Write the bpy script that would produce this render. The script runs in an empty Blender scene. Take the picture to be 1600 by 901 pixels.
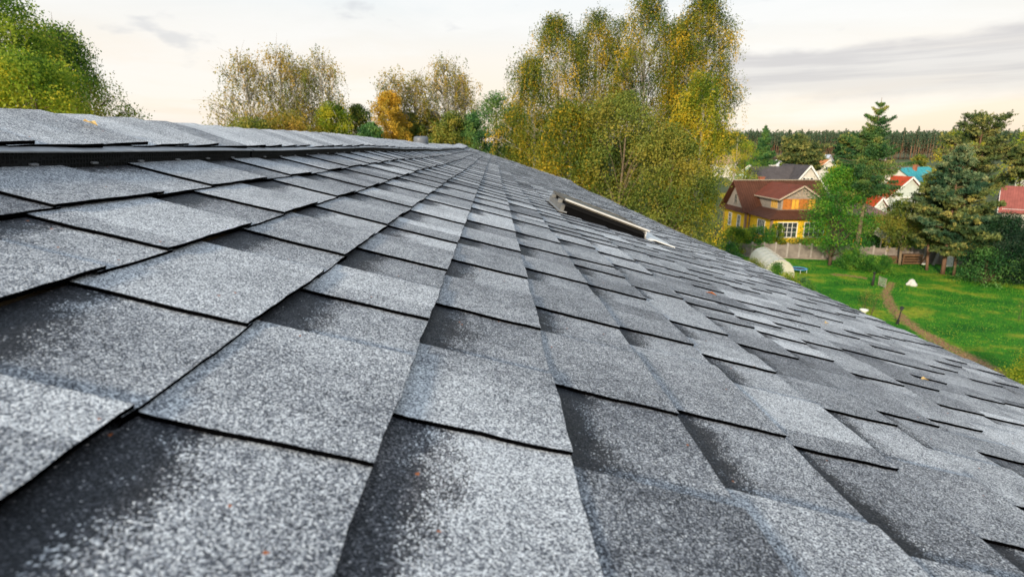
import bpy, math, random
import numpy as np
from mathutils import Vector, Matrix
rad = math.radians
S = bpy.context.scene
COL = S.collection

# ------------------------------------------------------------------ camera
F = 869.0                         # focal length in pixels of the 1600 px wide photograph
PITCH = math.atan((450.5 - 232.0) / F)
CAM = Vector((0, 0, 13.0))
cd = bpy.data.cameras.new("camera"); cam = bpy.data.objects.new("camera", cd); COL.objects.link(cam)
cam.location = CAM; cam.rotation_euler = (math.pi/2 - PITCH, 0, 0)
cd.sensor_width = 36; cd.lens = F/1600*36; cd.clip_start = 0.02; cd.clip_end = 6000
cd.dof.use_dof = True; cd.dof.focus_distance = 1.5; cd.dof.aperture_fstop = 6.5
S.camera = cam
S.view_settings.view_transform = 'Standard'; S.view_settings.look = 'None'
S.view_settings.exposure = 0.35; S.view_settings.gamma = 1.0

# ------------------------------------------------------------------ sun and sky
SUN_EL, SUN_AZ = rad(18), rad(208)          # azimuth clockwise from +Y: behind left
sd = Vector((math.sin(SUN_AZ)*math.cos(SUN_EL), math.cos(SUN_AZ)*math.cos(SUN_EL), math.sin(SUN_EL)))
sl = bpy.data.lights.new("sun", 'SUN'); sl.energy = 4.2; sl.angle = rad(5); sl.color = (1.0, .85, .64)
so = bpy.data.objects.new("sun", sl); COL.objects.link(so)
so.rotation_euler = (-sd).to_track_quat('-Z', 'Y').to_euler()

def make_world():
    w = bpy.data.worlds.new("World"); S.world = w; w.use_nodes = True
    nt = w.node_tree; N = nt.nodes; L = nt.links; N.clear()
    out = N.new('ShaderNodeOutputWorld'); bg = N.new('ShaderNodeBackground'); L.new(bg.outputs[0], out.inputs[0])
    tc = N.new('ShaderNodeTexCoord'); sep = N.new('ShaderNodeSeparateXYZ'); L.new(tc.outputs['Generated'], sep.inputs[0])
    sky = N.new('ShaderNodeTexSky'); sky.sky_type = 'NISHITA'; sky.sun_disc = False
    sky.sun_elevation = SUN_EL; sky.sun_rotation = SUN_AZ
    def mr(v, a, b, c=0., d=1., smooth=True):
        n = N.new('ShaderNodeMapRange'); n.inputs[1].default_value = a; n.inputs[2].default_value = b
        n.inputs[3].default_value = c; n.inputs[4].default_value = d
        if smooth: n.interpolation_type = 'SMOOTHSTEP'
        L.new(v, n.inputs[0]); return n.outputs[0]
    def mul(a, b, op='MULTIPLY'):
        n = N.new('ShaderNodeMath'); n.operation = op
        for i, v in enumerate((a, b)):
            if isinstance(v, (int, float)): n.inputs[i].default_value = v
            else: L.new(v, n.inputs[i])
        n.use_clamp = False; return n.outputs[0]
    def mix(f, a, b):
        n = N.new('ShaderNodeMix'); n.data_type = 'RGBA'
        if isinstance(f, float): n.inputs[0].default_value = f
        else: L.new(f, n.inputs[0])
        for i, v in ((6, a), (7, b)):
            if isinstance(v, tuple): n.inputs[i].default_value = (*v, 1)
            else: L.new(v, n.inputs[i])
        return n.outputs[2]
    z = sep.outputs[2]
    r = N.new('ShaderNodeValToRGB'); L.new(z, r.inputs[0]); e = r.color_ramp.elements
    e[0].position = 0; e[0].color = (.88, .69, .51, 1)
    e[1].position = 1; e[1].color = (.46, .60, .78, 1)
    for p, c in ((.05, (.88, .745, .595, 1)), (.14, (.86, .79, .705, 1)), (.25, (.745, .795, .815, 1)), (.42, (.58, .715, .835, 1))):
        q = e.new(p); q.color = c
    def noise(scale, sx, sz, det=5, rough=.55, off=(0, 0, 0), dist=0.):
        m = N.new('ShaderNodeMapping'); m.inputs['Scale'].default_value = (sx, sx, sz); m.inputs['Location'].default_value = off
        L.new(tc.outputs['Generated'], m.inputs[0])
        n = N.new('ShaderNodeTexNoise'); n.inputs['Scale'].default_value = scale; n.inputs['Detail'].default_value = det
        n.inputs['Roughness'].default_value = rough; n.inputs['Distortion'].default_value = dist
        L.new(m.outputs[0], n.inputs['Vector']); return n.outputs[0]
    # thin white veils, drawn out sideways
    veil = mr(noise(2.2, 1, 5, 6, .6, (2, 0, 1), .6), .42, .66)
    c = mix(mul(veil, .62), r.outputs[0], (.87, .85, .82))
    # a few small grey cloudlets
    puff = mr(noise(9, 1, 2.6, 4, .5, (5.2, 1, 0)), .60, .72)
    puff = mul(puff, mul(mr(z, .08, .14), mr(z, .34, .26)))
    c = mix(mul(puff, .55), c, (.56, .56, .58))
    # the grey-mauve sheet of cloud low over the village, to the right
    x = sep.outputs[0]
    warp = mul(mr(noise(3.2, 1, 3, 5, .6, (1, 3, 2)), .3, .7, -.02, .02, False), z, 'ADD')
    band = mul(mr(warp, .055, .085), mr(warp, .158, .138)); band = mul(band, mr(x, .20, .36))
    streak = mr(noise(2.6, 1, 22, 4, .6, (0, 4, 3)), .38, .62, .55, 1.)
    c = mix(mul(mul(band, streak), .9), c, (.56, .525, .52))
    c = mix(mul(mr(noise(2.4, 1, 26, 4, .6, (3, 1, 7)), .45, .65), mul(mr(z, .10, .02), .35)), c, (.80, .68, .60))
    m = N.new('ShaderNodeVectorMath'); m.operation = 'SCALE'; m.inputs['Scale'].default_value = .10
    L.new(sky.outputs[0], m.inputs[0])
    c = mix(.12, c, m.outputs[0])
    L.new(c, bg.inputs[0]); bg.inputs[1].default_value = .98
make_world()

# ------------------------------------------------------------------ placing
fw = Vector((0, math.cos(PITCH), -math.sin(PITCH))); upv = Vector((0, math.sin(PITCH), math.cos(PITCH))); rt = Vector((1, 0, 0))
def ray(px, py): return rt*(px-800) + upv*(450.5-py) + fw*F
def G(px, py, z=0.0):             # where the sight line of a photo pixel meets the ground
    r = ray(px, py); return CAM + r*((z-CAM.z)/r.z)
def W(px, py, y):                 # the point of that sight line at distance y
    r = ray(px, py); return CAM + r*(y/r.y)
# roof frame
Hh = .30
vl = (rt*-29 + upv*218.5 + fw*F).normalized()
dvec = Vector((1, -.30, 0)); dz = -(-29*1 + 218.5*-.30)/F        # component along view axis
du = (rt*1 + upv*-.30 + fw*dz).normalized()
nn = vl.cross(du); nn = nn if nn.z > 0 else -nn
vlv, duv = vl, du
RO = CAM - nn*Hh
def sag(u, l):                    # gentle unevenness of the real roof deck (metres)
    g = min(max((l-3)/10, 0), 1)
    s = .009*g*math.sin(u*.55+l*.21) + .004*g*math.sin(l*.55+1.3+u*.2) + .0012*min(max(l, 0)/3, 1)*math.sin(l*1.7+u*.9)
    e = max(0, (l-50)/13.)
    return s + .085*e**2
def R(u, l, w=0.0, ng=0):         # roof coordinates (u, l in units of Hh; w in metres)
    return RO + du*(u*Hh) + vl*(l*Hh) + nn*(w + (0 if ng else sag(u, l)))

# ------------------------------------------------------------------ helpers
rng = np.random.default_rng(7); random.seed(5)
def tag(o, label=None, cat=None, group=None, kind=None):
    for k, v in (('label', label), ('category', cat), ('group', group), ('kind', kind)):
        if v: o[k] = v
    return o
def empty(name, loc=(0, 0, 0), rz=0, **k):
    o = bpy.data.objects.new(name, None); COL.objects.link(o); o.location = loc; o.rotation_euler = (0, 0, rz); o.empty_display_size = .3
    return tag(o, **k)
class MB:
    def __init__(s): s.v = []; s.f = []; s.a = {}; s.sm = False
    def add(s, vs, fs):
        b = len(s.v); s.v += [tuple(v) for v in vs]; s.f += [tuple(b+i for i in f) for f in fs]; return b
    def box(s, a, b, M=None):
        x0, y0, z0 = a; x1, y1, z1 = b
        vs = [(x, y, z) for z in (z0, z1) for y in (y0, y1) for x in (x0, x1)]
        if M: vs = [M @ Vector(v) for v in vs]
        return s.add(vs, [(0,2,3,1),(4,5,7,6),(0,1,5,4),(2,6,7,3),(0,4,6,2),(1,3,7,5)])
    def hexa(s, bot, top):
        return s.add(list(bot)+list(top), [(3,2,1,0),(4,5,6,7),(0,1,5,4),(1,2,6,5),(2,3,7,6),(3,0,4,7)])
    def prism(s, poly, d):        # polygon (3-D points) pushed along d
        d = Vector(d); n = len(poly); vs = [Vector(p) for p in poly]; vs += [p+d for p in vs]
        return s.add(vs, [tuple(range(n)), tuple(range(2*n-1, n-1, -1))] + [(i+n, (i+1) % n+n, (i+1) % n, i) for i in range(n)])
    def bar(s, a, b, w, h=None):
        a = Vector(a); b = Vector(b); h = h or w; d = (b-a).normalized()
        x = d.cross(Vector((0, 0, 1))); x = x.normalized() if x.length > 1e-4 else Vector((1, 0, 0)); y = x.cross(d)
        c = [x*w/2+y*h/2, -x*w/2+y*h/2, -x*w/2-y*h/2, x*w/2-y*h/2]
        s.hexa([a+q for q in c], [b+q for q in c])
    def tube(s, pts, rs, n=6):
        pts = [Vector(p) for p in pts]; b = len(s.v); k = len(pts)
        for i, p in enumerate(pts):
            d = (pts[min(i+1, k-1)]-pts[max(i-1, 0)]).normalized()
            x = d.cross(Vector((.13, .27, 1))); x = x.normalized() if x.length > 1e-3 else Vector((1, 0, 0)); y = d.cross(x)
            for j in range(n):
                t = 2*math.pi*j/n; s.v.append(tuple(p+(x*math.cos(t)+y*math.sin(t))*rs[i]))
        for i in range(k-1):
            for j in range(n):
                s.f.append((b+i*n+j, b+i*n+(j+1) % n, b+(i+1)*n+(j+1) % n, b+(i+1)*n+j))
        s.f.append(tuple(b+(k-1)*n+j for j in range(n))); s.f.append(tuple(b+n-1-j for j in range(n)))
    def build(s, name, mat, parent=None, smooth=False, bevel=0):
        me = bpy.data.meshes.new(name); me.from_pydata(s.v, [], s.f)
        for k, vals in s.a.items():
            at = me.attributes.new(k, 'FLOAT', 'POINT'); at.data.foreach_set('value', np.array(vals, dtype=np.float32))
        me.materials.append(mat); o = bpy.data.objects.new(name, me); COL.objects.link(o)
        if smooth: me.polygons.foreach_set('use_smooth', [True]*len(me.polygons))
        if parent:
            o.parent = parent
            if parent.type == 'EMPTY':
                o.matrix_parent_inverse = Matrix.Identity(4)
        if bevel:
            m = o.modifiers.new('bevel', 'BEVEL'); m.width = bevel; m.segments = 2; m.limit_method = 'ANGLE'
        me.update(); return o
def quads(name, V, tint, mat, parent=None):
    n = len(V); me = bpy.data.meshes.new(name)
    me.vertices.add(n*4); me.vertices.foreach_set('co', V.astype(np.float32).ravel())
    me.loops.add(n*4); me.loops.foreach_set('vertex_index', np.arange(n*4, dtype=np.int32))
    me.polygons.add(n); me.polygons.foreach_set('loop_start', np.arange(0, n*4, 4, dtype=np.int32))
    at = me.attributes.new('tint', 'FLOAT', 'FACE'); at.data.foreach_set('value', np.clip(tint, 0, 1).astype(np.float32))
    me.materials.append(mat); me.update(calc_edges=True); me.validate()
    o = bpy.data.objects.new(name, me); COL.objects.link(o)
    if parent: o.parent = parent
    return o
def leafquads(P, size, aspect=.6, down=0.0, flat=0.0):
    n = len(P); a = rng.normal(size=(n, 3)); a[:, 2] = a[:, 2]*(1-flat) - down*2.2
    a /= np.linalg.norm(a, axis=1)[:, None]
    b = rng.normal(size=(n, 3)); b[:, 2] *= (1-flat); b -= (b*a).sum(1)[:, None]*a; b /= np.linalg.norm(b, axis=1)[:, None]+1e-9
    s = (size*rng.uniform(.6, 1.35, n))[:, None]
    return np.stack([P+a*s, P+b*s*aspect, P-a*s, P-b*s*aspect], axis=1)
def copy_tree(o, parent=None):
    c = o.copy(); COL.objects.link(c)
    if parent: c.parent = parent
    for ch in o.children: copy_tree(ch, c)
    return c

# ------------------------------------------------------------------ materials
MATS = {}
def mat(name, col, rough=.8, var=.25, scale=3., metal=0., bump=.15, spec=.3, stretch=(1, 1, 1), col2=None):
    if name in MATS: return MATS[name]
    m = bpy.data.materials.new(name); m.use_nodes = True; N = m.node_tree.nodes; L = m.node_tree.links
    p = N['Principled BSDF']; p.inputs['Roughness'].default_value = rough; p.inputs['Metallic'].default_value = metal
    p.inputs['Specular IOR Level'].default_value = spec
    tc = N.new('ShaderNodeTexCoord'); mp = N.new('ShaderNodeMapping'); mp.inputs['Scale'].default_value = stretch
    L.new(tc.outputs['Object'], mp.inputs[0])
    n1 = N.new('ShaderNodeTexNoise'); n1.inputs['Scale'].default_value = scale; n1.inputs['Detail'].default_value = 7; n1.inputs['Roughness'].default_value = .65
    L.new(mp.outputs[0], n1.inputs['Vector'])
    r = N.new('ShaderNodeValToRGB'); r.color_ramp.elements[0].position = .3; r.color_ramp.elements[1].position = .7
    c2 = col2 or tuple(min(1, c*(1+var)) for c in col); c1 = tuple(c*(1-var) for c in col)
    r.color_ramp.elements[0].color = (*c1, 1); r.color_ramp.elements[1].color = (*c2, 1)
    L.new(n1.outputs[0], r.inputs[0]); L.new(r.outputs[0], p.inputs['Base Color'])
    if bump:
        b = N.new('ShaderNodeBump'); b.inputs['Strength'].default_value = bump; b.inputs['Distance'].default_value = .02
        L.new(n1.outputs[0], b.inputs['Height']); L.new(b.outputs[0], p.inputs['Normal'])
    MATS[name] = m; return m
def foliage(name, cols, trans=.30, nscale=.28, namt=.50):
    m = bpy.data.materials.new(name); m.use_nodes = True; N = m.node_tree.nodes; L = m.node_tree.links; N.clear()
    out = N.new('ShaderNodeOutputMaterial'); at = N.new('ShaderNodeAttribute'); at.attribute_name = 'tint'
    tc = N.new('ShaderNodeTexCoord'); n1 = N.new('ShaderNodeTexNoise'); n1.inputs['Scale'].default_value = nscale; n1.inputs['Detail'].default_value = 3
    L.new(tc.outputs['Object'], n1.inputs['Vector'])
    mr = N.new('ShaderNodeMapRange'); mr.inputs[1].default_value = .3; mr.inputs[2].default_value = .7; mr.inputs[3].default_value = -namt; mr.inputs[4].default_value = namt
    L.new(n1.outputs[0], mr.inputs[0]); ad = N.new('ShaderNodeMath'); L.new(mr.outputs[0], ad.inputs[0]); L.new(at.outputs['Fac'], ad.inputs[1])
    r = N.new('ShaderNodeValToRGB'); e = r.color_ramp.elements; n = len(cols)
    e[0].color = (*cols[0], 1); e[1].color = (*cols[-1], 1)
    for i in range(1, n-1): q = e.new(i/(n-1)); q.color = (*cols[i], 1)
    L.new(ad.outputs[0], r.inputs[0])
    d = N.new('ShaderNodeBsdfPrincipled'); d.inputs['Roughness'].default_value = .55; d.inputs['Specular IOR Level'].default_value = .25
    t = N.new('ShaderNodeBsdfTranslucent'); mx = N.new('ShaderNodeMixShader'); mx.inputs[0].default_value = trans*.75
    L.new(r.outputs[0], d.inputs['Base Color']); L.new(r.outputs[0], t.inputs[0]); L.new(d.outputs[0], mx.inputs[1]); L.new(t.outputs[0], mx.inputs[2])
    L.new(mx.outputs[0], out.inputs[0]); return m

def shingle_material():
    m = bpy.data.materials.new("asphalt_shingle"); m.use_nodes = True; N = m.node_tree.nodes; L = m.node_tree.links
    p = N['Principled BSDF']; p.inputs['Roughness'].default_value = .62; p.inputs['Specular IOR Level'].default_value = .42
    tc = N.new('ShaderNodeTexCoord'); O = tc.outputs['Object']
    def math_(op, a, b=None, c=None):
        n = N.new('ShaderNodeMath'); n.operation = op
        for i, v in enumerate((a, b, c)):
            if v is None: continue
            if isinstance(v, (int, float)): n.inputs[i].default_value = v
            else: L.new(v, n.inputs[i])
        return n.outputs[0]
    def mr(v, a, b, c, d, sm=False):
        n = N.new('ShaderNodeMapRange'); 
        for i, q in enumerate((a, b, c, d)): n.inputs[i+1].default_value = q
        if sm: n.interpolation_type = 'SMOOTHSTEP'
        L.new(v, n.inputs[0]); return n.outputs[0]
    def noise(scale, det=3, rough=.6):
        n = N.new('ShaderNodeTexNoise'); n.inputs['Scale'].default_value = scale; n.inputs['Detail'].default_value = det; n.inputs['Roughness'].default_value = rough
        L.new(O, n.inputs['Vector']); return n.outputs[0]
    def voro(scale):
        n = N.new('ShaderNodeTexVoronoi'); n.inputs['Scale'].default_value = scale; L.new(O, n.inputs['Vector'])
        s = N.new('ShaderNodeSeparateColor'); L.new(n.outputs['Color'], s.inputs[0]); return n.outputs['Distance'], s.outputs
    dist, cc = voro(640.); dist2, cb = voro(310.)
    tone = N.new('ShaderNodeAttribute'); tone.attribute_name = 'tone'; across = N.new('ShaderNodeAttribute'); across.attribute_name = 'across'
    # shadow band of dark granules printed along the top of the lower laminate, ragged edge
    av = math_('ADD', across.outputs['Fac'], mr(noise(26, 4, .7), .3, .7, -.09, .09))
    av = math_('ADD', av, mr(cc[1], 0, 1, -.12, .12))
    av = math_('ADD', av, mr(noise(5, 2), .35, .65, -.07, .07))
    band = mr(av, .30, .335, 1, 0, True)
    tv = math_('ADD', tone.outputs['Fac'], mr(noise(7, 3), .3, .7, -.14, .14))
    tv = math_('ADD', tv, mr(noise(55, 2), .3, .7, -.13, .13))
    tv = math_('SUBTRACT', tv, math_('MULTIPLY', band, 1.0))
    g = math_('ADD', math_('ADD', mr(cc[0], 0, 1, .15, .99), math_('MULTIPLY', math_('SUBTRACT', tv, .5), .62)), math_('SUBTRACT', math_('MULTIPLY', math_('MULTIPLY', math_('MULTIPLY', math_('GREATER_THAN', cb[0], .74), mr(dist2, .28, .42, 1, 0)), cb[2]), math_('SUBTRACT', .70, math_('MULTIPLY', band, .08))), .07))
    r = N.new('ShaderNodeValToRGB'); L.new(g, r.inputs[0]); e = r.color_ramp.elements
    e[0].position = .0; e[0].color = (.010, .012, .016, 1); e[1].position = 1; e[1].color = (.82, .83, .84, 1)
    for q, c in ((.28, (.065, .071, .086)), (.5, (.21, .22, .245)), (.7, (.41, .42, .435)), (.86, (.62, .63, .64))):
        k = e.new(q); k.color = (*c, 1)
    # browner tint in the dark band, odd rust-coloured granule
    mb = N.new('ShaderNodeMix'); mb.data_type = 'RGBA'; mb.blend_type = 'MULTIPLY'; L.new(math_('MULTIPLY', band, .8), mb.inputs[0]); L.new(r.outputs[0], mb.inputs[6]); mb.inputs[7].default_value = (1.02, .93, .88, 1)
    mo = N.new('ShaderNodeMix'); mo.data_type = 'RGBA'; L.new(math_('GREATER_THAN', cb[1], .9998), mo.inputs[0]); L.new(mb.outputs[2], mo.inputs[6]); mo.inputs[7].default_value = (.42, .12, .03, 1)
    edge = N.new('ShaderNodeAttribute'); edge.attribute_name = 'cut'
    me_ = N.new('ShaderNodeMix'); me_.data_type = 'RGBA'; L.new(math_('GREATER_THAN', edge.outputs['Fac'], .5), me_.inputs[0]); L.new(mo.outputs[2], me_.inputs[6]); me_.inputs[7].default_value = (.0015, .0015, .0018, 1)
    L.new(math_('MULTIPLY', math_('SUBTRACT', 1.0, edge.outputs['Fac']), .42), p.inputs['Specular IOR Level'])
    L.new(me_.outputs[2], p.inputs['Base Color'])
    b = N.new('ShaderNodeBump'); b.inputs['Strength'].default_value = .55; b.inputs['Distance'].default_value = .0012
    hh = math_('SUBTRACT', math_('MULTIPLY', cc[2], .8), dist); L.new(hh, b.inputs['Height']); L.new(b.outputs[0], p.inputs['Normal'])
    L.new(mr(cc[1], 0, 1, .42, .85), p.inputs['Roughness'])
    return m
M_SH = shingle_material()
M_BLACK = mat('black_plastic', (.003, .003, .0035), .8, .3, 20, bump=.1, spec=.05)
M_LIP = mat('grey_lip', (.30, .30, .31), .45, .2, 30)
M_ASPH = mat('asphalt_cut', (.008, .008, .009), .9, .4, 90, bump=.5)

# ================================================================== OUR HOUSE
house = empty('house', (R(3, 20)-nn*0)[:], label="house with the long grey shingled roof filling the foreground", cat="house")
HI = Matrix.Translation(house.location)
def hb(mb, name, m, parent=None, **k):        # build with world coordinates under the house
    p = parent or house
    o = mb.build(name, m, None, **k); o.parent = p
    o.matrix_parent_inverse = p_world(p).inverted(); return o
def p_world(o):
    M_ = Matrix.Translation(o.location) @ o.rotation_euler.to_matrix().to_4x4()
    if o.parent: M_ = p_world(o.parent) @ o.matrix_parent_inverse @ M_
    return M_

U1, DU = -2.07, .667
NL = 18
LMAX, LMIN = 63.0, -8.0
U_R = -3.72                                    # ridge line
def ub(k): return U1 + DU*(k-1)
# tooth near edges read off the photograph (course -> distances); the rest follow the same rhythm
SEEN = {0: [2.95, 4.62, 6.42], 1: [2.78, 4.35, 5.9], 2: [2.17, 3.70, 5.18, 6.8, 8.5], 3: [-.3, 1.45, 2.87, 4.1, 5.3], 4: [-.2, 1.83, 3.31, 4.66], 5: [.3, 2.54, 3.92, 5.29],
        6: [.4, 2.66, 4.05, 5.44], 7: [.3, 2.61, 3.97], 8: [.9, 2.13, 3.46], 9: [1.4, 2.65, 3.85], 10: [2.2, 3.53], 11: [2.3, 3.6]}
rs = random.Random(11)
def teeth(k):
    s = list(SEEN.get(k, [1.5+rs.random()]))
    while s[-1] < LMAX: s.append(s[-1] + rs.choice([.95, 1.2, 1.4, 1.45] if k < 6 else [.55, .75, .95, 1.15, 1.35])*rs.uniform(.93, 1.07))
    while s[0] > LMIN: s.insert(0, s[0] - rs.choice([1.1, 1.45, 1.6]))
    out = []
    for a, b in zip(s, s[1:]):
        wdt = (b-a)*rs.uniform(.46, .66) if k < 6 or a > 8 else (b-a)*rs.uniform(.45, .70)
        wdt = {(3, -.3): .7, (4, -.2): .9, (5, .3): 1.5, (6, .4): 1.55, (7, .3): 1.5, (3, 1.45): .85, (2, 2.17): 1.0}.get((k, a), wdt)
        out.append((a, a+wdt))
    return out
def wob(a, amp): return amp*(math.sin(a*5.1)+.6*math.sin(a*13.7+1)+.5*math.sin(a*31.+2))
def build_shingles():
    mb = MB(); tone = []; across = []; cut = []
    tT, tB = .0055, .005
    def grid(us, ls, wf, tn, acr, jit=0., ct=0.):
        # us(i_frac) rows along the slope, ls(j) along the ridge
        b = len(mb.v); nu = len(us); nl = len(ls[0])
        for i, u in enumerate(us):
            for j in range(nl):
                l = ls[i][j]; uu = u
                if i == nu-1: uu = u + wob(l+u*7, .0035)
                mb.v.append(tuple(R(uu, l, wf(i/(nu-1))))); tone.append(tn[j] if hasattr(tn, '__len__') else tn)
                across.append(acr + i/(nu-1)); cut.append(ct)
        for i in range(nu-1):
            for j in range(nl-1):
                a = b+i*nl+j; mb.f.append((a, a+nl, a+nl+1, a+1))
        return b, nu, nl
    def strip(A, B):                           # black cut face between two vertex rows (points)
        b = len(mb.v); n = len(A)
        for q in A+B: mb.v.append(tuple(q)); tone.append(0); across.append(2); cut.append(1.)
        for j in range(n-1): mb.f.append((b+j, b+n+j, b+n+j+1, b+j+1))
    for k in range(0, NL):
        u0, u1 = ub(k), ub(k+1)
        if k == 0: u0 = ub(0) - .1
        T = teeth(k); off = 0
        drops = [rs.uniform(0, 3)]              # colour-blend drops along the course
        tn0 = rs.uniform(.25, .75); pos = LMIN; segs = []
        while pos < LMAX:
            ln = rs.uniform(.5, 1.9); segs.append((pos, pos+ln, min(.98, max(.12, rs.gauss(.57, .20))))); pos += ln
        def tone_at(l):
            for a, b, t in segs:
                if a <= l < b: return t
            return .5
        lift = rs.uniform(-.0006, .001)
        def base_w(t): return (tT+tB)*t + lift*t - .0012*math.sin(math.pi*t)
        def tooth_w(t): return tT + base_w(t) + .0006*math.sin(math.pi*t)
        prev = LMIN
        for (a, b) in T + [(LMAX, LMAX)]:
            near = a < 9
            # gap (lower laminate) from prev to a
            gt = min(.9, max(.2, rs.gauss(.55, .15)))
            lo, hi = prev-.06, min(a+.06, LMAX)
            if hi > lo:
                n = max(2, int((hi-lo)/(.08 if near else .4))+1); L_ = [lo+(hi-lo)*j/(n-1) for j in range(n)]
                nu = 7 if near else 3
                us = [u0-.03+(u1-u0+.03)*i/(nu-1) for i in range(nu)]
                tn = [gt+.12*math.sin(l*2.1+k) for l in L_]
                grid(us, [L_]*nu, base_w, tn, 0.)
                A = [R(us[-1]+wob(l+us[-1]*7, .0035), l, base_w(1)) for l in L_]; B = [R(us[-1]+wob(l+us[-1]*7, .0035)-.004, l, -.001) for l in L_]
                strip(A, B)
            if a >= LMAX: break
            # tooth from a to b, skewed sides, maybe two colour drops
            b = min(b, LMAX); sk0, sk1 = rs.uniform(-.035, .035), rs.uniform(-.04, .04)
            n = max(3, int((b-a)/(.05 if near else .3))+1); nu = 9 if near else 3
            us = [u0-.03+(u1-u0+.03)*i/(nu-1) for i in range(nu)]
            cuts = [a]; 
            for (s0, s1, t) in segs:
                if a+.12 < s0 < b-.12: cuts.append(s0)
            cuts.append(b)
            for c0, c1 in zip(cuts, cuts[1:]):
                m_ = max(2, int((c1-c0)/(b-a)*n)+1)
                ls = []
                for i in range(nu):
                    t = i/(nu-1); x0 = c0 + (sk0*t if c0 == a else 0) + (wob(t*2+a, .004) if near and c0 == a else 0); x1 = c1 + (sk1*t if c1 == b else 0)
                    ls.append([x0+(x1-x0)*j/(m_-1) for j in range(m_)])
                tv = tone_at((c0+c1)/2); nx = rs.uniform(-.14, .14)
                grid(us, ls, tooth_w, [tv+nx*(j/(m_-1)-.5) for j in range(m_)], 2.)
            e = us[-1]; LL = [a+sk0+(b+sk1-a-sk0)*j/(n-1) for j in range(n)]
            strip([R(e+wob(l+e*7, .0035), l, tooth_w(1)) for l in LL], [R(e+wob(l+e*7, .0035)-.003, l, base_w(1)-.001) for l in LL])
            SA = [(us[i], a+sk0*i/(nu-1)+(wob(i/(nu-1)*2+a, .004) if near else 0), i/(nu-1)) for i in range(nu)]
            strip([R(u, l, tooth_w(t)) for u, l, t in SA], [R(u, l+.006, base_w(t)-.002) for u, l, t in SA])
            SB = [(us[i], b+sk1*i/(nu-1), i/(nu-1)) for i in range(nu)]
            strip([R(u, l, base_w(t)-.002) for u, l, t in SB], [R(u, l, tooth_w(t)) for u, l, t in SB])
            prev = b
    # far slope beyond the ridge and the roof deck below, same shingles seen from behind
    b0 = len(mb.v)
    d2 = Vector((-du.x, -du.y, du.z)); 
    for l in (LMIN, 20, 40, LMAX):
        for t in (0, 1, 2):
            mb.v.append(tuple(R(U_R, l, .02) + d2*(t*1.95))); tone.append(.5); across.append(2.); cut.append(0.)
    for i in range(3):
        for j in range(2): a = b0+i*3+j; mb.f.append((a, a+3, a+4, a+1))
    mb.a = {'tone': tone, 'across': across, 'cut': cut}
    return hb(mb, 'roof', M_SH)
roof = build_shingles()

# roof body: deck, gable and long walls below the eaves
mb = MB()
e0, e1 = R(ub(NL)-.06, LMIN+.3, -.012, 1), R(ub(NL)-.06, LMAX-.3, -.012, 1)
r0, r1 = R(U_R, LMIN+.3, -.02, 1), R(U_R, LMAX-.3, -.02, 1)
d2 = Vector((-du.x, -du.y, du.z)); f0, f1 = r0+d2*3.85, r1+d2*3.85
th = Vector((0, 0, -.05))
mb.hexa([e0+th, e1+th, r1+th, r0+th], [e0, e1, r1, r0]); mb.hexa([r0+th, r1+th, f1+th, f0+th], [r0, r1, f1, f0])
hb(mb, 'roof_deck', mat('pine_board', (.30, .20, .11), .7, .25, 8, stretch=(1, 1, 8)))
mb = MB()
hx = Vector((du.x, du.y, 0)).normalized(); hy = Vector((vl.x, vl.y, 0)).normalized()
a = e0+hx*-.45+hy*.4; b = e1+hx*-.45-hy*.4; c = f1+hx*.45-hy*.4; d = f0+hx*.45+hy*.4
ztop = e0.z - .05
def at(p, z): return Vector((p.x, p.y, z))
mb.hexa([at(p, -.5) for p in (a, b, c, d)], [at(p, ztop) for p in (a, b, c, d)])
for p, q, r_ in ((a, d, r0+hy*.4), (b, c, r1-hy*.4)):
    mb.prism([at(p, ztop+.002), at(q, ztop+.002), at(r_, r_.z-.1)], hy*(.2 if p is a else -.2))
hb(mb, 'wall', mat('cream_render', (.62, .56, .44), .9, .06, 2))
mb = MB(); mb.box((-.012, -.09, 0), (.012, .02, 1))
mb = MB(); P0 = R(ub(NL)+.10, LMIN, -.055, 1); P1 = R(ub(NL)+.10, LMAX, -.055, 1)
mb.bar(P0, P1, .10, .09)
hb(mb, 'gutter', mat('brown_gutter', (.10, .05, .035), .4, .1, 5))

# ridge vent: perforated black plastic lengths with a pale lip
def comb_material():
    m = bpy.data.materials.new('vent_comb'); m.use_nodes = True; N = m.node_tree.nodes; L = m.node_tree.links; p = N['Principled BSDF']
    p.inputs['Roughness'].default_value = .7; p.inputs['Specular IOR Level'].default_value = .15
    tc = N.new('ShaderNodeTexCoord'); v = N.new('ShaderNodeTexVoronoi'); v.feature = 'DISTANCE_TO_EDGE'; v.inputs['Scale'].default_value = 110; v.inputs['Randomness'].default_value = .25
    L.new(tc.outputs['Object'], v.inputs['Vector']); r = N.new('ShaderNodeValToRGB'); L.new(v.outputs['Distance'], r.inputs[0])
    r.color_ramp.elements[0].position = .06; r.color_ramp.elements[0].color = (.010, .010, .011, 1); r.color_ramp.elements[1].position = .10; r.color_ramp.elements[1].color = (.001, .001, .001, 1)
    L.new(r.outputs[0], p.inputs['Base Color'])
    b = N.new('ShaderNodeBump'); b.inputs['Distance'].default_value = .003; b.invert = True; L.new(v.outputs['Distance'], b.inputs['Height']); L.new(b.outputs[0], p.inputs['Normal'])
    return m
M_COMB = comb_material()
vt = .034
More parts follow.
